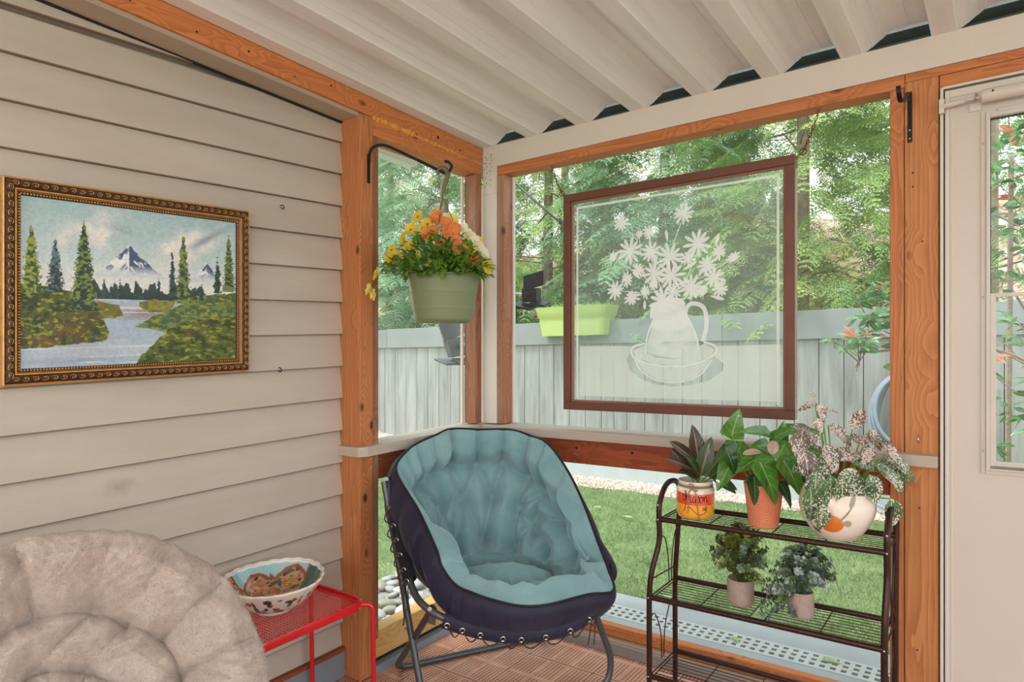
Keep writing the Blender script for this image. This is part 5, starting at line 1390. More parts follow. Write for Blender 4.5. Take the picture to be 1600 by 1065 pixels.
croton = leaf_mat('croton_leaf', (58, 62, 44), (28, 32, 28), (176, 120, 100), side=9, veinw=.07, trans=.12, vs=.55)
croton_g = leaf_mat('croton_green_leaf', (58, 104, 44), (28, 62, 34), (150, 130, 90), side=9, veinw=.07, trans=.2, vs=.35)
green = leaf_mat('glossy_green_leaf', (96, 156, 52), (52, 112, 40), (156, 196, 110), side=5, veinw=.035, trans=.25, vs=.3, coat=.6)
dgreen = leaf_mat('deep_green_leaf', (48, 92, 40), (26, 58, 32), (110, 150, 80), side=6, veinw=.035, trans=.15, vs=.25, coat=.5)
def dirv(r, u, t=0): return Rv * r + Vector((0, 0, u)) - Fv * t   # right, up, towards viewer
def plant(parent, name, specs, mat, z0_, stem=True, spread=.4):
    lv = Leaves(); bm = MB()
    for (r, u, t, dr, du, dt, l, w, kind) in specs:
        base = dirv(r, u, t); lv.leaf(base, dirv(dr, du, dt), (-Fv * .55 + Vector((0, 0, .8))), l, w, kind, curl=.35, fold=.22, nl=9, nw=6, wave=.01)
        if stem: bm.tube(cr([tuple(dirv(r * .15, z0_, t * .15)), tuple((dirv(r * .6, (u + z0_) * .5, t * .6))), tuple(base)], 4), .0022, 6)
    o = lv.build(name, mat, parent)
    if stem: bm.build(name.replace('leaves', 'stems') if 'leaves' in name else 'stems', stm, parent=parent, smooth=True)
    return o
# offsets in metres on the viewer's axes, measured from the pot's foot
s = 1 / 437.   # metres per photo pixel at this distance
def sp(px, py, dx, dy, l, w, kind, t=.0, dt=.3, ox=1083, oy=812):
    n = sqrt(dx*dx + dy*dy); return ((px - ox) * s, (oy - py) * s, t, dx / n, -dy / n, dt, l * s * 1.08, w * s, kind)
plant(jr, 'dark_leaves', [sp(1092, 738, -42, -50, 62, 24, 'oblong', 0, .1), sp(1088, 745, -36, -26, 58, 22, 'oblong', .03, .2), sp(1089, 742, -6, -68, 70, 30, 'ovate', .0, .1), sp(1086, 748, -22, -12, 36, 16, 'oblong', .03, .4), sp(1080, 750, -30, -50, 50, 20, 'oblong', -.03, .1)], croton, .108)
plant(jr, 'green_leaves', [sp(1090, 748, 12, -62, 60, 26, 'ovate', .01, .2), sp(1095, 750, 30, -54, 62, 20, 'ovate', .02, .2), sp(1088, 748, -18, -34, 40, 18, 'oblong', .02, .3), sp(1100, 750, 26, -30, 46, 24, 'ovate', .03, .3), sp(1082, 752, -16, -14, 28, 14, 'oblong', .04, .5), sp(1104, 748, 40, 18, 42, 22, 'ovate', .03, .3), sp(1090, 745, 4, -46, 46, 18, 'oblong', -.02, .1), sp(1112, 752, 20, 6, 34, 20, 'ovate', .02, .3)], croton_g, .108)
plant(jr, 'heart_leaf', [sp(1146, 700, -40, 48, 74, 44, 'heart', .05, .4)], green, .108, stem=False)
# ---- terracotta pot
KX, KY = 1.395, -.205
tp = thing('terracotta_pot', 'terracotta pot with wavy grooves holding a glossy anthurium on the top rack shelf', 'plant pot', (KX, KY, .690))
terra = plain('terracotta_clay', (218, 134, 98), .7, var=.05, vscale=8)
faK = atan2(-2.512 - KY, 2.056 - KX)
b = MB(); HT = .145
def groove(r, z, a):
    if r < .045 or z < .008 or z > HT - .012: return r, z
    u = math.atan2(sin(a - faK), cos(a - faK)) * .06; 
    cxs = ((.02, .0), (-.045, .03), (.075, .06), (-.11, .0), (.13, .0), (-.17, .06))
    d = min((sqrt((u - cx)**2 + (z - cz)**2) for cx, cz in cxs)); 
    ph = d / .0095 if d < .062 else (u * .62 + z * .9) / .0105
    return r - .0016 * (1 - abs(sin(pi * ph)) ** .8) * 1.0, z
prof = [(0, 0), (.044, 0), (.047, .003)] + [(.047 + (.064 - .047) * k / 90., .003 + (HT - .006) * k / 90.) for k in range(1, 91)] + [(.0645, HT), (.0605, HT), (.059, HT - .02), (0, HT - .02)]
b.lathe(prof, seg=260, fn=groove); b.build('pot', terra, parent=tp, smooth=True)
b = MB(); b.lathe([(0, HT - .0185), (.0585, HT - .0185)], seg=24); b.build('soil', soil, parent=tp)
spk = lambda *a, **k: sp(*a, ox=1186, oy=828, **k)
plant(tp, 'heart_leaves', [spk(1182, 722, -46, 18, 46, 38, 'heart', t=.02), spk(1170, 728, 20, 46, 62, 42, 'heart', t=.06), spk(1204, 726, 20, 36, 52, 44, 'heart', t=.06), spk(1196, 694, -42, -14, 54, 30, 'heart', t=.0, dt=.5), spk(1198, 712, -14, -2, 30, 28, 'heart', t=-.02),
      spk(1200, 700, 22, -18, 36, 22, 'heart', t=.0), spk(1212, 705, -20, 28, 36, 30, 'heart', t=.03), spk(1222, 690, 46, -8, 52, 26, 'heart', t=-.03, dt=.5), spk(1230, 712, 26, 2, 44, 26, 'heart', t=.0, dt=.5), spk(1145, 698, 4, -24, 40, 34, 'heart', t=-.04), spk(1214, 705, 2, -22, 30, 22, 'heart', t=-.02)], green, HT - .02)
plant(tp, 'dark_heart_leaves', [spk(1164, 752, 2, 30, 40, 26, 'heart', t=.05, dt=.1), spk(1202, 762, 18, 30, 38, 22, 'heart', t=.05, dt=.1), spk(1130, 712, 10, 26, 40, 30, 'heart', t=.0), spk(1236, 745, 10, 30, 44, 30, 'heart', t=.0), spk(1186, 740, -6, 30, 44, 34, 'heart', t=.02)], dgreen, HT - .02)
pinkb = leaf_mat('pink_bract', (232, 196, 186), (216, 168, 158), (180, 190, 120), trans=.3)
plant(tp, 'pale_bracts', [spk(1196, 700, -4, 16, 20, 16, 'round', t=.03), spk(1176, 716, -24, -2, 28, 12, 'oblong', t=.04)], pinkb, HT - .02)
# ---- white egg shaped pot with orange fruit
EX, EY = 1.622, -.212
ep = thing('white_pot', 'egg shaped white pot painted with an orange at the right of the top rack shelf', 'plant pot', (EX, EY, .690))
faE = atan2(-2.512 - EY, 2.056 - EX)
seg = 420; prof = [(0.0001, 0), (.045, .0)] + [(.108 * sin(pi * (.14 + .55 * k / 60)) ** .62 * (1.0 if k < 40 else 1), .002 + .165 * (k / 60.) ** 1.12) for k in range(0, 61)]
pr2 = []
for (r, z) in prof[2:]: pr2.append((r, z))
pts = [(0.0001, 0), (.050, 0)]
for k in range(181):
    t_ = k / 180; z = .170 * t_; r_ = .056 + .055 * sin(min(1, t_ / .62) * pi/2) ** .9 - .016 * max(0, (t_ - .62) / .38) ** 1.6; pts.append((r_, .001 + z))
ang = np.linspace(0, 2*pi, seg, endpoint=False); PR = np.array(pts); AA, RR = np.meshgrid(ang, PR[:, 0]); _, ZZ = np.meshgrid(ang, PR[:, 1])
cut = .012 * np.cos(AA - faE - 1.2) * np.clip((ZZ - .1) / .07, 0, 1); ZZ2 = ZZ + cut
Vp = np.stack([RR * np.cos(AA), RR * np.sin(AA), ZZ2], -1)
uu_ = np.angle(np.exp(1j * (AA - faE))) * .095; zz_ = ZZ
col = np.zeros(Vp.shape) + S3((240, 230, 218)); col = lerp(col, S3((228, 208, 192)), (fbm(AA / (2*pi), np.clip(ZZ/.18, 0, 1), 5, 3) - .5) * 3)
px = lambda x, y: ((x - 1312) * s * 1.0, (848 - y) * s * 1.03)
def blob(cx, cy, rx, ry, rot, c, soft=0):
    global col
    u0, z0_ = px(cx, cy); du = uu_ - u0; dz = zz_ - z0_; x = du * cos(rot) + dz * sin(rot); y = -du * sin(rot) + dz * cos(rot)
    m = (x / (rx * s)) ** 2 + (y / (ry * s)) ** 2 < 1; col = np.where(m[..., None], lerp(S3(c) + 0*col, S3((236, 166, 88)), np.clip((y / (ry * s)) * .5, 0, 1)) if soft else S3(c), col)
blob(1304, 821, 16, 13, -.1, (226, 126, 50), 1); blob(1329, 792, 3, 8, -.35, (142, 144, 122)); blob(1324, 819, 4.5, 5, .9, (166, 168, 146)); blob(1275, 816, 2.5, 11, .1, (130, 126, 104)); blob(1281, 834, 3, 7, 1.0, (112, 106, 86))
blob(1321, 808, 1.2, 14, -.6, (150, 148, 124)); blob(1276, 826, 1.2, 14, .1, (140, 132, 110))
nR = len(pts); idx = np.arange(nR * seg).reshape(nR, seg); nx_ = np.roll(idx, -1, 1)
Fo = np.stack([idx[:-1], nx_[:-1], nx_[1:], idx[1:]], -1).reshape(-1, 4)
o = npmesh('pot', Vp.reshape(-1, 3), Fo, attr_mat('satin_painted_glaze', .25, coat=.4), parent=ep, smooth=True, col=col.reshape(-1, 3)); m_ = o.modifiers.new('s', 'SOLIDIFY'); m_.thickness = .004; m_.offset = -1
b = MB(); b.lathe([(0, .135), (.100, .135)], seg=24); b.build('soil', soil, parent=ep)
polka = leaf_mat('polka_dot_leaf', (86, 122, 62), (50, 78, 44), (206, 214, 196), side=6, veinw=.03, speck=(232, 228, 218), speckn=.535, trans=.2, vs=.2, coat=.2)
polkap = leaf_mat('pink_grey_polka_leaf', (118, 98, 84), (84, 78, 58), (226, 206, 200), side=6, veinw=.03, speck=(228, 212, 208), speckn=.49, trans=.2, vs=.2, coat=.2)
spe = lambda *a, **k: sp(*a, ox=1312, oy=846, **k)
plant(ep, 'speckled_leaves', [spe(1258, 768, 2, 42, 46, 28, 'ovate', t=.09, dt=.1), spe(1268, 748, -6, 40, 48, 28, 'ovate', t=.08, dt=.2), spe(1298, 756, 0, 42, 38, 26, 'ovate', t=.10, dt=.1), spe(1284, 752, 2, 44, 50, 24, 'ovate', t=.09, dt=.1), spe(1272, 790, -2, 24, 34, 22, 'ovate', t=.10, dt=.1),
      spe(1340, 762, -22, 8, 32, 26, 'ovate', t=.10), spe(1350, 742, 34, 24, 48, 26, 'ovate', t=.06), spe(1364, 784, 4, 30, 38, 28, 'ovate', t=.09, dt=.1), spe(1320, 745, -26, 30, 46, 26, 'ovate', t=.08), spe(1368, 740, 38, 22, 52, 24, 'ovate', t=.0), spe(1372, 730, 30, 22, 50, 24, 'ovate', t=.03), spe(1296, 730, -24, 24, 40, 28, 'ovate', t=.05),
      spe(1336, 752, 6, 30, 38, 26, 'ovate', t=.09), spe(1384, 748, 10, 34, 36, 22, 'ovate', t=.02), spe(1326, 742, 30, 2, 40, 24, 'ovate', t=.04), spe(1280, 742, -30, 8, 34, 22, 'ovate', t=.0)], polka, .135)
plant(ep, 'pink_speckled_leaves', [spe(1262, 700, -12, 26, 34, 26, 'ovate', t=.02), spe(1280, 705, -24, -14, 36, 22, 'ovate', t=.0), spe(1256, 722, 6, 34, 40, 30, 'ovate', t=.05), spe(1282, 716, 20, 34, 40, 28, 'ovate', t=.05), spe(1300, 692, 28, 20, 40, 24, 'ovate', t=.0), spe(1340, 700, 14, -26, 34, 20, 'ovate', t=-.03, dt=0),
      spe(1346, 708, 36, 10, 44, 24, 'ovate', t=.0), spe(1366, 712, 24, 24, 42, 22, 'ovate', t=.02), spe(1284, 664, 12, 22, 26, 16, 'ovate', t=0), spe(1282, 662, -26, 6, 28, 12, 'ovate', t=0), spe(1284, 662, -6, -12, 22, 12, 'ovate', t=0), spe(1290, 668, 28, 4, 22, 10, 'ovate', t=0), spe(1276, 682, 8, 14, 22, 18, 'ovate', t=.02), spe(1268, 702, 14, 20, 26, 20, 'ovate', t=.03),
      spe(1330, 728, -20, 2, 28, 16, 'ovate', t=.06), spe(1350, 720, -16, 16, 26, 16, 'ovate', t=.05), spe(1358, 698, 10, 20, 32, 18, 'ovate', t=0), spe(1326, 706, 26, 12, 34, 20, 'ovate', t=.01), spe(1306, 722, 22, 14, 34, 20, 'ovate', t=.03)], polkap, .135)
# ---- two small faux plants on the middle shelf
concr = plain('pinkish_concrete', (170, 150, 140), .85, var=.1, vscale=30, bmp=.4, bscale=150)
def small_plant(name, label, X, Y, r, h, cols, seed, spread, hh_, lean=0, droop=False):
    t = thing(name, label, 'potted plant', (X, Y, .4165)); r_ = random.Random(seed)
    b = MB(); b.lathe([(0, 0), (r * .90, 0), (r * .95, .003), (r, .012), (r, h - .003), (r - .002, h), (r - .006, h), (r - .006, h - .012), (0, h - .012)], seg=40); b.build('pot', concr, parent=t, smooth=True)
    mats = [leaf_mat('%s_%d' % (name, i), c, tuple(int(v * .72) for v in c), tuple(min(255, int(v * 1.2)) for v in c), side=0.1, veinw=.05, trans=.2, vs=0, coat=.1) for i, c in enumerate(cols)]
    lvs = [Leaves() for _ in cols]; bm = MB()
    for i in range(95):
        a = r_.uniform(0, 2*pi); el = r_.uniform(.15, 1.5) if not droop or i % 5 else r_.uniform(-.6, .3); rad_ = spread * r_.uniform(.7, 1.05)
        tip = Vector((cos(a) * cos(el) * rad_, sin(a) * cos(el) * rad_, h + sin(el) * hh_ * r_.uniform(.8, 1.05))) + Rv * lean * max(0, sin(el))
        if droop and el < .3: tip = Vector((tip.x * .5, tip.y * .5, tip.z)) - Rv * .075 + Vector((0, 0, -.02))
        p = cr([(tip.x * .08, tip.y * .08, h - .01), (tip.x * .5, tip.y * .5, h + (tip.z - h) * .62 + .01), tuple(tip)], 7); bm.tube(p, .0008, 4)
        ci = r_.randrange(len(cols)); 
        for k in range(3, len(p)):
            for sd_ in range(3):
                an = r_.uniform(0, 2*pi); d_ = (p[k] - p[k-1]).normalized(); sidev = d_.orthogonal().normalized(); sidev.rotate(Matrix.Rotation(an, 3, d_))
                up_ = (d_ * .9 + Vector((r_.uniform(-.3, .3), r_.uniform(-.3, .3), .3))).normalized()
                L_ = r_.uniform(.012, .020); cj = ci if r_.random() < .7 else r_.randrange(len(cols))
                lvs[cj].leaf(p[k], sidev + d_ * .5, up_, L_, L_ * .75, 'round', curl=.1, nl=3, nw=2)
    for l_, m_ in zip(lvs, mats): l_.build('foliage', m_, t)
    bm.build('stems', plain(name + '_stem', (90, 104, 70), .6), parent=t); return t
small_plant('faux_shrub', 'small yellow green faux shrub in a concrete pot, left one on the middle rack shelf', 1.320, -.212, .044, .085, [(150, 170, 96), (178, 182, 84), (142, 168, 144), (112, 134, 82)], 3, .112, .185)
small_plant('faux_eucalyptus', 'small blue grey faux eucalyptus in a concrete pot, right one on the middle rack shelf', 1.515, -.212, .040, .082, [(192, 212, 210), (172, 196, 190), (138, 160, 130), (126, 152, 100)], 8, .105, .150, lean=.02, droop=True)
# ================================================================== OUTDOORS
GZ = -.08
def gz(x, y):   # garden level in porch terms
    return GZ + max(0, min(.30, (-x - 2.2) * .12))
def lawn_mat(name, a, b_, c):
    m, nt, bs = newmat(name); v = coords(nt); n = math_(nt, 'ADD', math_(nt, 'MULTIPLY', noise(nt, v, 3, 4), .5), math_(nt, 'MULTIPLY', noise(nt, v, 120, 3), .5))
    L(nt, ramp(nt, n, [(.35, c4(a)), (.5, c4(b_)), (.68, c4(c))]), bs.inputs['Base Color']); bs.inputs['Roughness'].default_value = .8; bs.inputs['Specular IOR Level'].default_value = .2
    bump(nt, bs, noise(nt, v, 160, 3), .8, .01); return m
grassm = lawn_mat('turf', (96, 116, 72), (126, 146, 98), (156, 172, 126))
xs_ = np.linspace(-9, 6, 76); ys_ = np.linspace(.80, 3.34, 14)
b = MB(); b.grid([[(x, y, gz(x, y)) for y in ys_] for x in xs_])
gl = b.build('lawn', grassm, room=True, smooth=True); struct(gl, 'green lawn between the patio and the fence')
b = MB(); b.box(-9, -.95, -6, .80, GZ - .1, GZ - .002); struct(b.build('lawn', grassm, room=True), 'lawn beyond the bed of river rocks')
# grass blades
n = 90000
gx = NR.uniform(-4.2, 2.3, n); gy = .80 + 2.25 * NR.rand(n) ** 1.2; gzv = GZ + np.clip((-gx - 2.2) * .12, 0, .30)
n2 = 9000; gx = np.r_[gx, NR.uniform(-2.2, -.95, n2)]; gy = np.r_[gy, NR.uniform(-.6, .8, n2)]; gzv = np.r_[gzv, np.full(n2, GZ)]
n += n2
gzv = gzv + SX * gx + SY * gy; a = NR.uniform(0, 2*pi, n); h = NR.uniform(.012, .030, n); w = NR.uniform(.0012, .0028, n); lx = NR.normal(0, .012, n); ly = NR.normal(0, .012, n)
V = np.zeros((n, 4, 3)); V[:, 0] = np.stack([gx - w*np.cos(a), gy - w*np.sin(a), gzv], -1); V[:, 1] = np.stack([gx + w*np.cos(a), gy + w*np.sin(a), gzv], -1)
V[:, 2] = np.stack([gx + lx + w*.3*np.cos(a), gy + ly + w*.3*np.sin(a), gzv + h], -1); V[:, 3] = np.stack([gx + lx - w*.3*np.cos(a), gy + ly - w*.3*np.sin(a), gzv + h], -1)
bl = foliage_mat('grass_blade', [(.3, (100, 124, 76)), (.5, (138, 160, 104)), (.7, (172, 188, 138))], 5, .35)
tag(npmesh('grass', V.reshape(-1, 3), np.arange(n * 4).reshape(n, 4), bl), 'short green grass blades of the lawn', 'grass', kind='stuff')
# path of pale concrete with the drain grate set in it
concp = plain('pale_concrete', (160, 165, 164), .85, var=.07, vscale=6, bmp=.2, bscale=80)
b = MB(); b.box(-.10, 6, .09, .498, GZ - .12, GZ); b.box(-.10, 6, .649, .795, GZ - .12, GZ); b.box(-.10, 6, .498, .649, GZ - .12, GZ - .05)
struct(b.build('concrete_path', concp, room=True), 'pale concrete strip outside the wide opening')
gr = thing('drain_grate', 'pale slotted drain grate set in the concrete strip outside the wide opening', 'drain', (.5, .57, GZ))
grm = plain('pale_grey_plastic_grate', (186, 190, 184), .6, var=.05, vscale=10)
b = MB(); y0g, y1g = .502, .645
for y in (.502, .545, .5855, .626): b.box(-.1, 3.2, y, y + .0185, GZ - .022, GZ + .001)
x = -.1
while x < 3.2:
    b.box(x, x + .019, .5208, .6258, GZ - .022, GZ + .0006); x += .0415
b.build('grate_bars', grm, parent=gr, room=True)
b = MB(); b.box(-.1, 3.2, .498, .502, GZ - .022, GZ + .0012); b.box(-.1, 3.2, .6448, .6488, GZ - .022, GZ + .0012); b.build('grate_edge', concp, parent=gr, room=True)
b = MB(); b.box(-.1, 3.2, .503, .644, GZ - .05, GZ - .04); b.build('drain_channel', M['hole'], parent=gr, room=True)
# gravel strip along the fence
ns = 9000; hx = NR.uniform(-5, 3, ns); edge_ = 2.98 + .05 * np.sin(hx * 2.1) + .03 * np.sin(hx * 7); hy = edge_ + (3.33 - edge_) * NR.rand(ns)
base = GZ + np.clip((-hx - 2.2) * .12, 0, .30) + SX * hx + SY * hy
ico = np.array([(0,0,1),(1,0,0),(0,1,0),(-1,0,0),(0,-1,0),(0,0,-1)], float); fi = np.array([(0,1,2),(0,2,3),(0,3,4),(0,4,1),(5,2,1),(5,3,2),(5,4,3),(5,1,4)])
sz = NR.uniform(.007, .019, (ns, 1, 1)) * NR.uniform(.7, 1.2, (ns, 1, 3)); V = ico[None] * sz + NR.normal(0, .0015, (ns, 6, 3)) + np.stack([hx, hy, base + .004], -1)[:, None]
Fg = (fi[None] + 6 * np.arange(ns)[:, None, None]).reshape(-1, 3)
gm, nt, bs = newmat('mixed_gravel'); vo = N(nt, 'TexVoronoi'); L(nt, coords(nt), vo.inputs['Vector']); vo.inputs['Scale'].default_value = 55
L(nt, ramp(nt, math_(nt, 'FRACT', math_(nt, 'MULTIPLY', N(nt, 'SeparateColor').outputs[0], 1)), [(0, g(.5)), (1, g(.5))]), bs.inputs['Base Color'])
sc2 = N(nt, 'SeparateColor'); L(nt, vo.outputs['Color'], sc2.inputs[0]); L(nt, ramp(nt, sc2.outputs[0], [(.0, c4((226, 206, 190))), (.35, c4((196, 172, 154))), (.6, c4((240, 228, 216))), (.8, c4((150, 132, 120))), (1, c4((214, 190, 176)))]), bs.inputs['Base Color']); bs.inputs['Roughness'].default_value = .8
tag(npmesh('gravel', V.reshape(-1, 3), Fg, gm), 'pinkish gravel strip along the foot of the fence', 'gravel', kind='stuff')
b = MB(); b.grid([[(x, y, gz(x, y) + .003) for y in (3.0 + .05 * sin(x * 2.1) + .03 * sin(x * 7), 3.34)] for x in np.linspace(-5, 3, 120)])
struct(b.build('gravel_bed', gm, room=True))
# river rocks outside the narrow opening
b = MB(); b.box(-.96, -.12, -4, .80, GZ - .1, GZ - .001); struct(b.build('rock_bed_soil', plain('bed_soil', (150, 146, 138), .9, var=.2, vscale=30, bmp=.5), room=True))
rockm = [plain('river_rock_grey', (158, 160, 158), .6, var=.14, vscale=12), plain('river_rock_pale', (186, 184, 178), .6, var=.12, vscale=12), plain('river_rock_olive', (150, 150, 132), .6, var=.14, vscale=12)]
rp_ = []; r6 = random.Random(4)
for k in range(6):
    b = MB(); b.ball((0, 0, 0), (.046, .034, .022), 16, 10)
    b.v = [(x * (1 + .14 * mnoise.noise(Vector((x*20 + k*7, y*20, z*20)))), y * (1 + .18 * mnoise.noise(Vector((x*22, y*22 + k*5, z*20)))), z * (1 + .1 * mnoise.noise(Vector((x*30, y*30, k*3))))) for x, y, z in b.v]
    o = b.build('river_rock', rockm[k % 3], smooth=True); rp_.append(o)
pl_ = []; tries = 0
while len(pl_) < 150 and tries < 20000:
    tries += 1; x = r6.uniform(-.95, -.15); y = r6.uniform(-.45, .62); s_ = r6.uniform(.55, 1.35)
    if all((x - a)**2 + (y - b_)**2 > (.030 * (s_ + c)) ** 2 for a, b_, c in pl_): pl_.append((x, y, s_))
for i, (x, y, s_) in enumerate(pl_):
    o = rp_[i] if i < 6 else rp_[i % 6].copy()
    if i >= 6: COL.objects.link(o)
    o.location = (x, y, GZ + lvl(x, y) + .018 * s_); o.rotation_euler = (r6.uniform(-.25, .25), r6.uniform(-.25, .25), r6.uniform(0, 6.28)); o.scale = (s_, s_, s_)
    rc_ = ('grey', 'pale', 'olive grey')[(i % 6) % 3]; rs_ = 'small' if s_ < .8 else ('medium' if s_ < 1.1 else 'large'); nr_ = 'near the pine plate' if x > -.42 else ('at the lawn edge of the bed' if x < -.70 else 'in the middle of the bed')
    tag(o, '%s %s river rock %s outside' % (rs_, rc_, nr_), 'rock', group='%s %s river rocks %s' % (rs_, rc_, nr_))
# fence
fnc = thing('fence', 'tall grey green board fence with wide top boards along the back of the garden', 'fence', (-2, 3.36, GZ))
def fence_mat():
    m, nt, bs = newmat('weathered_fence_stain'); v = coords(nt, (10, 10, .9)); n = noise(nt, v, 2.2, 5, .5, .6); big = noise(nt, coords(nt, (3, 3, .4)), 1.7, 3)
    t_ = math_(nt, 'ADD', math_(nt, 'MULTIPLY', n, .6), math_(nt, 'MULTIPLY', big, .4))
    L(nt, ramp(nt, t_, [(.32, c4((126, 128, 122))), (.5, c4((152, 154, 149))), (.66, c4((170, 172, 168)))]), bs.inputs['Base Color']); bs.inputs['Roughness'].default_value = .8
    bump(nt, bs, n, .3, .004); return m
fm = fence_mat(); fm2 = plain('fence_cap_stain', (142, 148, 146), .75, var=.06, vscale=3, bmp=.1)
b = MB(); x = -9.0; r7 = random.Random(2); 
while x < 6:
    w_ = r7.choice((.138, .186, .186, .140, .19)); zt = 1.46
    b.box(x, x + w_ - .006, 3.345, 3.365, gz(x, 3.3) + (.20 if x > -2.7 else -.01), zt); x += w_
b.build('picket_panel', fm, parent=fnc, room=True, bevel=.002)
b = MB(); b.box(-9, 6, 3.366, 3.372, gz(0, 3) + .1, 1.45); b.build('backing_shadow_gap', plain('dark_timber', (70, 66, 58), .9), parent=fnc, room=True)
cuts = (-9, -4.27, -2.4, .03, 2.3, 6)
for i in range(5):
    b = MB(); b.box(cuts[i], cuts[i+1] - .004, 3.318, 3.344, 1.265, 1.497 + (.004 if i % 2 else 0)); b.build('top_board', fm2, parent=fnc, room=True, bevel=.002)
b = MB()
for x in np.linspace(-2.6, 5.9, 35): b.hexa([(x, 3.338, gz(x, 3)), (x + .251, 3.338, gz(x + .25, 3)), (x + .251, 3.366, gz(x + .25, 3)), (x, 3.366, gz(x, 3)), (x, 3.338, gz(x, 3) + .20), (x + .251, 3.338, gz(x + .25, 3) + .2), (x + .251, 3.366, gz(x + .25, 3) + .2), (x, 3.366, gz(x, 3) + .2)])
b.build('kick_board', plain('pale_blue_kickboard', (178, 192, 190), .6, var=.04), parent=fnc, room=True)
# lime planter
lime = plain('lime_green_plastic', (186, 204, 124), .4, var=.04)
PX0, PX1 = -1.86, -1.07
tpl = thing('railing_planter', 'lime green railing planter hooked over the top of the fence', 'planter', ((PX0+PX1)/2, 3.33, 1.4))
b = MB(); rows = []; r_o = lambda t_, ins: rrect(PX0 + ins + .03*(1-t_), PX1 - ins - .03*(1-t_), 3.335 - .14 - .04*t_ + ins, 3.335 + .10 + .04 * t_ - ins, .05, 5)
for z_, t_, ins in ((1.350, 0, .02), (1.352, 0, .0), (1.50, .55, 0), (1.53, .6, 0), (1.545, .8, -.006), (1.60, 1, -.006), (1.635, 1.1, -.014), (1.645, 1.1, -.016), (1.645, 1.1, .0), (1.60, 1, .01)):
    c_ = r_o(t_, ins); rows.append([(x, y, z_) for x, y in c_ + c_[:1]])
cxm, cym = (PX0+PX1)/2, 3.335
rows = [[(cxm, cym, 1.350)] * len(rows[0])] + rows + [[(cxm, cym, 1.60)] * len(rows[0])]
b.grid(rows, flip=True); b.build('planter_box', lime, parent=tpl, room=True, smooth=True)
lv = Leaves()
for i in range(260):
    x = rnd.uniform(PX0 + .05, PX1 - .05); y = rnd.uniform(3.24, 3.42); lv.leaf((x - tpl.location.x, y - tpl.location.y, 1.61 + lvl(x, y) - tpl.location.z), (rnd.uniform(-1, 1), rnd.uniform(-1, 1), rnd.uniform(.3, 1.2)), (0, 0, 1), rnd.uniform(.04, .11), rnd.uniform(.02, .05), 'ovate', nl=3, nw=2)
lv.build('seedlings', leaf_mat('pale_seedling', (184, 206, 120), (130, 170, 84), (200, 220, 150), side=2, trans=.4, vs=.1), tpl)
# garden hose
hs = thing('garden_hose', 'coiled blue grey garden hose hanging on the fence beside the right post', 'hose', (1.5, 3.2, .55))
b = MB(); hosem = plain('blue_grey_hose', (140, 152, 164), .4, var=.05)
for k in range(7):
    rx, rz = .25 + .02 * (k % 3), .40 + .035 * k; ph = k * .4
    b.tube([(1.50 + rx * cos(a), 3.22 + .018 * k - .05 + .01 * sin(3*a), .72 - .04 * k * .5 + rz * .72 * sin(a)) for a in [2*pi*j/40 for j in range(40)]], .014, 10, closed=True)
b.build('hose_coil', hosem, parent=hs, room=True, smooth=True)
b = MB(); b.tube([(1.5, 3.34, 1.20), (1.5, 3.10, 1.20)], .02, 10); b.box(1.40, 1.60, 3.28, 3.318, 1.10, 1.26); b.build('hose_hanger', M['black_iron'], parent=hs, room=True)
b = MB(); b.tube([(1.18, 3.25, .47), (1.19, 3.24, .2), (1.25, 3.2, .0), (1.5, 3.1, -.06)], .013, 8); b.build('hose_tail', hosem, parent=hs, room=True)
# solar security lights outside the corner post
panel = plain('dark_solar_panel', (40, 44, 54), .2, var=.1); greyp = plain('grey_plastic_housing', (112, 118, 124), .4, var=.08)
def seclight(label, o, U_, Wd_, N_, mat, s_=1.0):
    """o base point; U_ sideways, Wd_ up, N_ out"""
    t = thing('security_light', label, 'outdoor light', tuple(o)); U_, Wd_, N_ = Vector(U_), Vector(Wd_), Vector(N_); o = Vector(o)
    b = MB(); b.obox(o, U_ * .045 * s_, Wd_ * .035 * s_, N_ * .02); hb_ = b.build('housing', mat, parent=t, room=True, bevel=.004)
    b = MB(); b.obox(o + Wd_ * .075 * s_ + U_ * .015, (U_ * .06 + Wd_ * .012) * s_, (Wd_ * .038 * s_), N_ * .005); b.build('solar_panel', mat if mat is greyp else panel, parent=t, room=True, bevel=.002)
    for k, (a, e_) in enumerate(((-.055, -.05), (.06, -.045), (.0, -.06))):
        b = MB(); c = o + U_ * a * s_ + Wd_ * e_ * s_ - N_ * .02 * k; b.obox(c, (U_ * .042 - Wd_ * .008) * s_, (N_ * .03 + Wd_ * .010) * s_, Wd_ * .006); hd_ = b.build('lamp_head', mat, parent=t, room=True, bevel=.002)
    b = MB(); b.tube([o - N_ * .0, o - N_ * .05 + U_ * .0], .012, 8); b.build('mounting_arm', mat, parent=t, room=True)
seclight('black solar security light seen through the wide opening beside the corner', (.085, .30, 1.565), (.95, .2, 0), (0, 0, 1), (.0, 1, 0), M['black_plastic'], 1.0)
seclight('grey solar security light seen through the narrow left opening below the flower pot', (-.25, .10, 1.31), (.15, 1, .15), (-.1, -.35, .95), (-1, .1, 0), greyp, 1.35)
b = MB(); b.tube([(-.02, .13, 1.58), (-.0, .3, 1.575), (.05, .3, 1.57)], .01, 8); b.tube([(-.02, .10, 1.33), (-.22, .10, 1.32)], .010, 8); b.box(-.09, .0, .075, .14, .2, 2.1)
struct(b.build('trim_31', M['white'], room=True), 'outer corner post')
pk = thing('planter_hook', 'thin grey rod bracket sloping down outside the wide opening near the corner', 'bracket', (0, .28, 2.15))
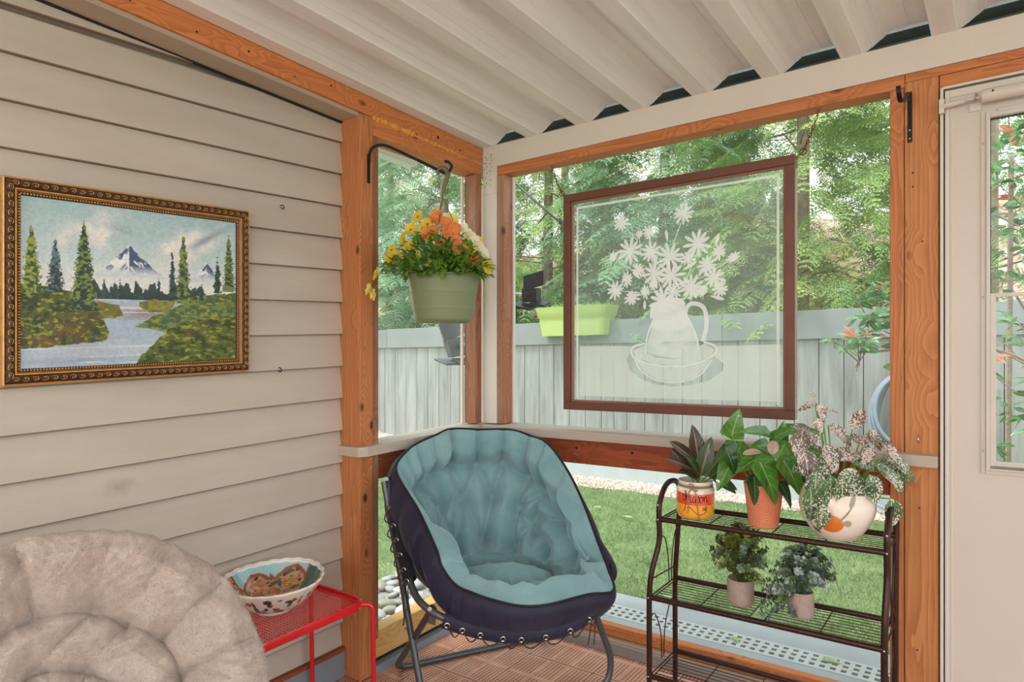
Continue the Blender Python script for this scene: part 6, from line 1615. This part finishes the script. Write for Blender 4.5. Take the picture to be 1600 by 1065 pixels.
b = MB(); b.tube([(-.02, .15, 2.18), (-.005, .3, 2.145), (.26, .3, 1.918)], .006, 8); b.tube([(.13, .3, 1.93), (.19, .3, 1.985)], .0045, 6); b.ball((.262, .3, 1.925), (.012, .012, .018), 8, 6)
b.build('rod', plain('grey_rod', (92, 98, 104), .4, .4), parent=pk, room=True, smooth=True)
# leaves lying on the lawn
LL = ['pale fallen leaf at the near edge of the lawn beside the teal chair', 'pale fallen leaf on the lawn nearest the gravel, right of the teal chair', 'farthest left fallen leaf on the lawn below the rail',
      'pale fallen leaf in the middle of the lawn right of the teal chair', 'pale green leaf at the lawn edge left of the rack', 'pale fallen leaf on the lawn behind the middle rack shelf', 'small pale leaf on the lawn between the chair and the rack',
      'green leaf lying on the drain grate at the right end', 'green leaf lying on the drain grate below the small potted plants']
lm = leaf_mat('fallen_leaf', (196, 216, 160), (160, 190, 120), (220, 230, 190), side=3, trans=.3)
for i, (x, y, s_, rz) in enumerate(((-.02, .98, 1.0, .3), (-.28, 2.1, 1.1, 1.2), (-.62, 2.25, .9, 2.2), (-.42, 1.75, .9, 4.0), (.62, .80, 1.1, .8), (.86, 1.35, .8, 2.0), (-.3, 1.62, .7, 5.0), (1.45, .58, 1.0, 1.5), (1.04, .57, .8, .5))):
    lv = Leaves()
    for an in (-1.1, -.4, .3, 1.0, 1.8): lv.leaf((0, 0, 0), (cos(an), sin(an), .25), (0, 0, 1), .045 * s_, .024 * s_, 'lance', nl=4, nw=2, wave=.05)
    o = lv.build('fallen_leaf', lm); z = (gz(x, y) + .028) if y > .79 else GZ + .004
    o.location = (x, y, z + lvl(x, y)); o.rotation_euler = (0, 0, rz)
    tag(o, LL[i], 'leaf', group='fallen leaves outside')

# ---- bank beyond the fence
bank, nt, bs = newmat('leaf_litter_bank'); v = coords(nt)
nn = math_(nt, 'ADD', math_(nt, 'MULTIPLY', noise(nt, v, 14, 5, 1.0), .6), math_(nt, 'MULTIPLY', noise(nt, v, 2.2, 3), .4))
L(nt, ramp(nt, nn, [(.36, c4((96, 76, 62))), (.46, c4((158, 130, 110))), (.56, c4((204, 178, 158))), (.66, c4((232, 216, 200)))]), bs.inputs['Base Color']); bs.inputs['Roughness'].default_value = .9; bump(nt, bs, nn, 1, .05)
b = MB(); b.grid([[(x, y, max(-.2, (y - 4.2) * .50) + .12 * mnoise.noise(Vector((x * .8, y * .8, 0)))) for y in np.linspace(3.5, 11, 16)] for x in np.linspace(-22, 9, 40)])
struct(b.build('hillside', bank, room=True, smooth=True), 'bank covered in dry leaves rising beyond the fence')
b = MB(); b.box(-30, 30, -30, 3.3, GZ - .5, GZ - .12); struct(b.build('ground', plain('far_ground', (150, 152, 130), .9), room=True))

# ---- conifer sprays built with numpy
def spray_template(seed, npin=9):
    r_ = np.random.RandomState(seed); Q = []
    def quad(p, d, w, up):
        p = np.array(p); d = np.array(d); s_ = np.cross(d, up); s_ /= np.linalg.norm(s_) + 1e-9; s_ *= w
        Q.append([p, p + d * .5 - s_, p + d, p + d * .5 + s_])
    for i in range(npin):
        t_ = (i + .5) / npin; x = t_; z = -.18 * t_ ** 2
        for sg in (-1, 1):
            L_ = .42 * (1 - t_ * .72) * r_.uniform(.8, 1.1); an = .95 + r_.uniform(-.15, .15); dx, dy = cos(an), sg * sin(an); dz = -.25 + r_.uniform(-.12, .1)
            nb = 5
            for j in range(nb):
                u_ = (j + .4) / nb; px_, py_, pz_ = x + dx*L_*u_, dy*L_*u_, z + dz*L_*u_*u_
                for s2 in (-1, 1):
                    a2 = math.atan2(dy, dx) + s2 * .7; l2 = L_ * .36 * (1 - u_ * .5) * r_.uniform(.8, 1.2)
                    quad((px_, py_, pz_), (l2*cos(a2), l2*sin(a2), -.02 + r_.uniform(-.02, .02)), .013, (0, 0, 1))
            quad((x, 0, z), (dx*L_, dy*L_, dz*L_), .010, (0, 0, 1))
    quad((0, 0, 0), (1, 0, -.18), .008, (0, 0, 1))
    return np.array(Q)      # [nq,4,3]
TPL = [spray_template(s_) for s_ in (1, 2, 3)]
def conifer(x, y, hgt, rad_, nspray, mat, label, seed, z0_=0, lo=.6):
    r_ = np.random.RandomState(seed); zb = lvl(x, y) + z0_
    t = thing('conifer', label, 'tree', (x, y, z0_), group=None)
    b = MB(); b.tube([(0, 0, -.2), (.03, .02, hgt * .5), (0, 0, hgt)], [.085, .06, .02], 8)
    for k in range(26):
        a = r_.uniform(0, 2*pi); z = lo + (hgt - lo) * r_.rand(); L_ = rad_ * (1 - .6 * (z / hgt)) * .95
        b.tube([(0, 0, z), (.5*L_*cos(a), .5*L_*sin(a), z + .06), (L_*cos(a), L_*sin(a), z - .10)], [.012, .007, .003], 5)
    b.build('trunk', BARK, parent=t)
    Vs = []
    for k in range(int(nspray * (1.3 if y < 6 else 1.6))):
        z = lo + (hgt - lo) * r_.rand() ** 1.0; a = r_.uniform(0, 2*pi); R2_ = rad_ * (1 - .6 * z / hgt); rr_ = R2_ * r_.uniform(.35, 1.0)
        Ls = r_.uniform(.36, .68); tp_ = TPL[r_.randint(3)] * Ls
        yaw = a + r_.normal(0, .5); dr2 = -r_.uniform(.05, .65); roll = r_.normal(0, .35)
        cy, sy_ = cos(yaw), sin(yaw); cp, sp_ = cos(dr2), sin(dr2); c2, s2 = cos(roll), sin(roll)
        Rx = np.array([[1, 0, 0], [0, c2, -s2], [0, s2, c2]]); Ry = np.array([[cp, 0, -sp_], [0, 1, 0], [sp_, 0, cp]]); Rz = np.array([[cy, -sy_, 0], [sy_, cy, 0], [0, 0, 1]])
        Vs.append(tp_ @ (Rz @ Ry @ Rx).T + np.array([rr_*cos(a), rr_*sin(a), z - .12 * rr_]))
    V = np.concatenate(Vs).reshape(-1, 3); npmesh('foliage', V, np.arange(len(V)).reshape(-1, 4), mat, parent=t)
    return t
BARK = plain('grey_brown_bark', (164, 144, 128), .9, var=.3, vscale=12, bmp=.8, bscale=40)
cm = [foliage_mat('conifer_bright', [(.34, (112, 150, 88)), (.5, (160, 192, 120)), (.64, (212, 226, 152))], 1.1, .5),
      foliage_mat('conifer_blue', [(.34, (108, 148, 116)), (.5, (156, 192, 158)), (.64, (206, 224, 186))], 1.1, .5),
      foliage_mat('conifer_yellow', [(.34, (150, 176, 96)), (.5, (200, 212, 130)), (.64, (236, 238, 176))], 1.1, .55)]
specs = [(-6.6, 5.0, 6.0, 1.5, 520, 1, 'tall pale conifer beyond the fence at the left end, behind the hanging pot'),
         (-4.6, 4.7, 6.2, 1.5, 600, 1, 'conifer with pale drooping sprays beyond the fence, behind the corner post'),
         (-2.9, 4.9, 6.0, 1.5, 640, 0, 'bright green conifer beyond the fence behind the lime planter'),
         (-1.2, 4.8, 6.2, 1.5, 640, 1, 'blue green conifer beyond the fence behind the middle of the etched glass'),
         (.35, 4.7, 6.0, 1.5, 640, 0, 'feathery conifer beyond the fence right of the etched glass'),
         (1.9, 4.9, 6.0, 1.4, 420, 0, 'conifer beyond the fence behind the right hand post'),
         (-4.2, 7.4, 7.5, 2.0, 420, 2, 'yellow green conifer up the bank behind the others, left'),
         (-1.2, 7.6, 7.8, 2.0, 420, 2, 'yellow green conifer up the bank behind the others, right'),
         (-8.2, 7.0, 7.0, 2.0, 380, 2, 'yellow green conifer up the bank at the far left')]
for i, (x, y, h_, r_, n_, mi, lab) in enumerate(specs): conifer(x, y, h_, r_, n_, cm[mi], lab, 40 + i, z0_=max(-.1, (y - 4.2) * .5), lo=1.15 if y < 6 else .2)
# ---- broadleaf shrub outside the door
def shrub(label, blobs, leafl, mats, seed, name='photinia_shrub', cat='shrub', loc=(0, 0, 0)):
    r_ = random.Random(seed); t = thing(name, label, cat, loc); lvs = [Leaves() for _ in mats]; bm = MB()
    o = Vector(t.location)
    for (cx, cy, cz, rx, ry, rz_, n_) in blobs:
        for k in range(n_):
            d_ = Vector((r_.gauss(0, 1), r_.gauss(0, 1), r_.gauss(0, 1))).normalized(); q_ = r_.uniform(.45, 1.0)
            p = Vector((cx + d_.x*rx*q_, cy + d_.y*ry*q_, cz + d_.z*rz_*q_ + lvl(cx, cy))) - o
            mi = 1 if (len(mats) > 1 and r_.random() < .12 and d_.z > -.2) else (2 if len(mats) > 2 and r_.random() < .4 else 0)
            for j in range(4):
                a = r_.uniform(0, 6.28); dd = Vector((cos(a), sin(a), r_.uniform(-.5, .6))) + d_ * .6
                lvs[mi].leaf(p + dd * .01, dd, (d_ + Vector((0, 0, .8))), leafl * r_.uniform(.7, 1.2), leafl * r_.uniform(.28, .4), 'ovate', curl=.3, nl=3, nw=2)
            if k % 4 == 0: bm.tube([p, p - d_ * .12 - Vector((0, 0, .1))], .003, 4)
        if cat == 'branch': bm.tube(cr([(2.3 - o.x, 1.5 - o.y, 1.1 - o.z), (2.0 - o.x, 1.4 - o.y, 1.3 - o.z), (cx - o.x, cy - o.y, cz - o.z)], 5), .006, 6)
        else: bm.tube([(cx - o.x, cy - o.y, 0), (cx - o.x + .02, cy - o.y, cz - o.z)], .012, 6)
    for l_, m_ in zip(lvs, mats):
        if l_.n: l_.build('foliage', m_, t)
    bm.build('branches', BARK, parent=t); return t
lg = leaf_mat('shrub_leaf', (104, 152, 84), (58, 104, 62), (170, 200, 140), side=4, trans=.35, vs=.1)
lr = leaf_mat('red_tip_leaf', (220, 150, 122), (190, 110, 88), (236, 190, 160), side=4, trans=.4, vs=.1)
lb = leaf_mat('pale_shrub_leaf', (150, 190, 140), (110, 156, 118), (200, 220, 180), side=4, trans=.4, vs=.1)
shrub('glossy shrub with reddish tips seen through the door window', [(2.35, 1.5, 1.1, .42, .40, .70, 150), (2.35, 1.55, 1.95, .45, .4, .55, 130), (2.9, 1.6, 1.2, .4, .5, .8, 60), (2.05, 1.75, 2.3, .35, .35, .5, 60)], .085, [lg, lr, lb], 5, loc=(2.4, 1.5, GZ))
shrub('leafy branch of pale shrub leaves reaching across the fence beside the right post', [(1.66, 1.3, 1.36, .22, .2, .24, 44), (1.50, 1.25, 1.46, .12, .1, .12, 16), (1.45, 1.22, 1.28, .13, .1, .06, 14)], .08, [lb, lr, lg], 9, name='shrub_branch', cat='branch', loc=(2.3, 1.5, GZ))
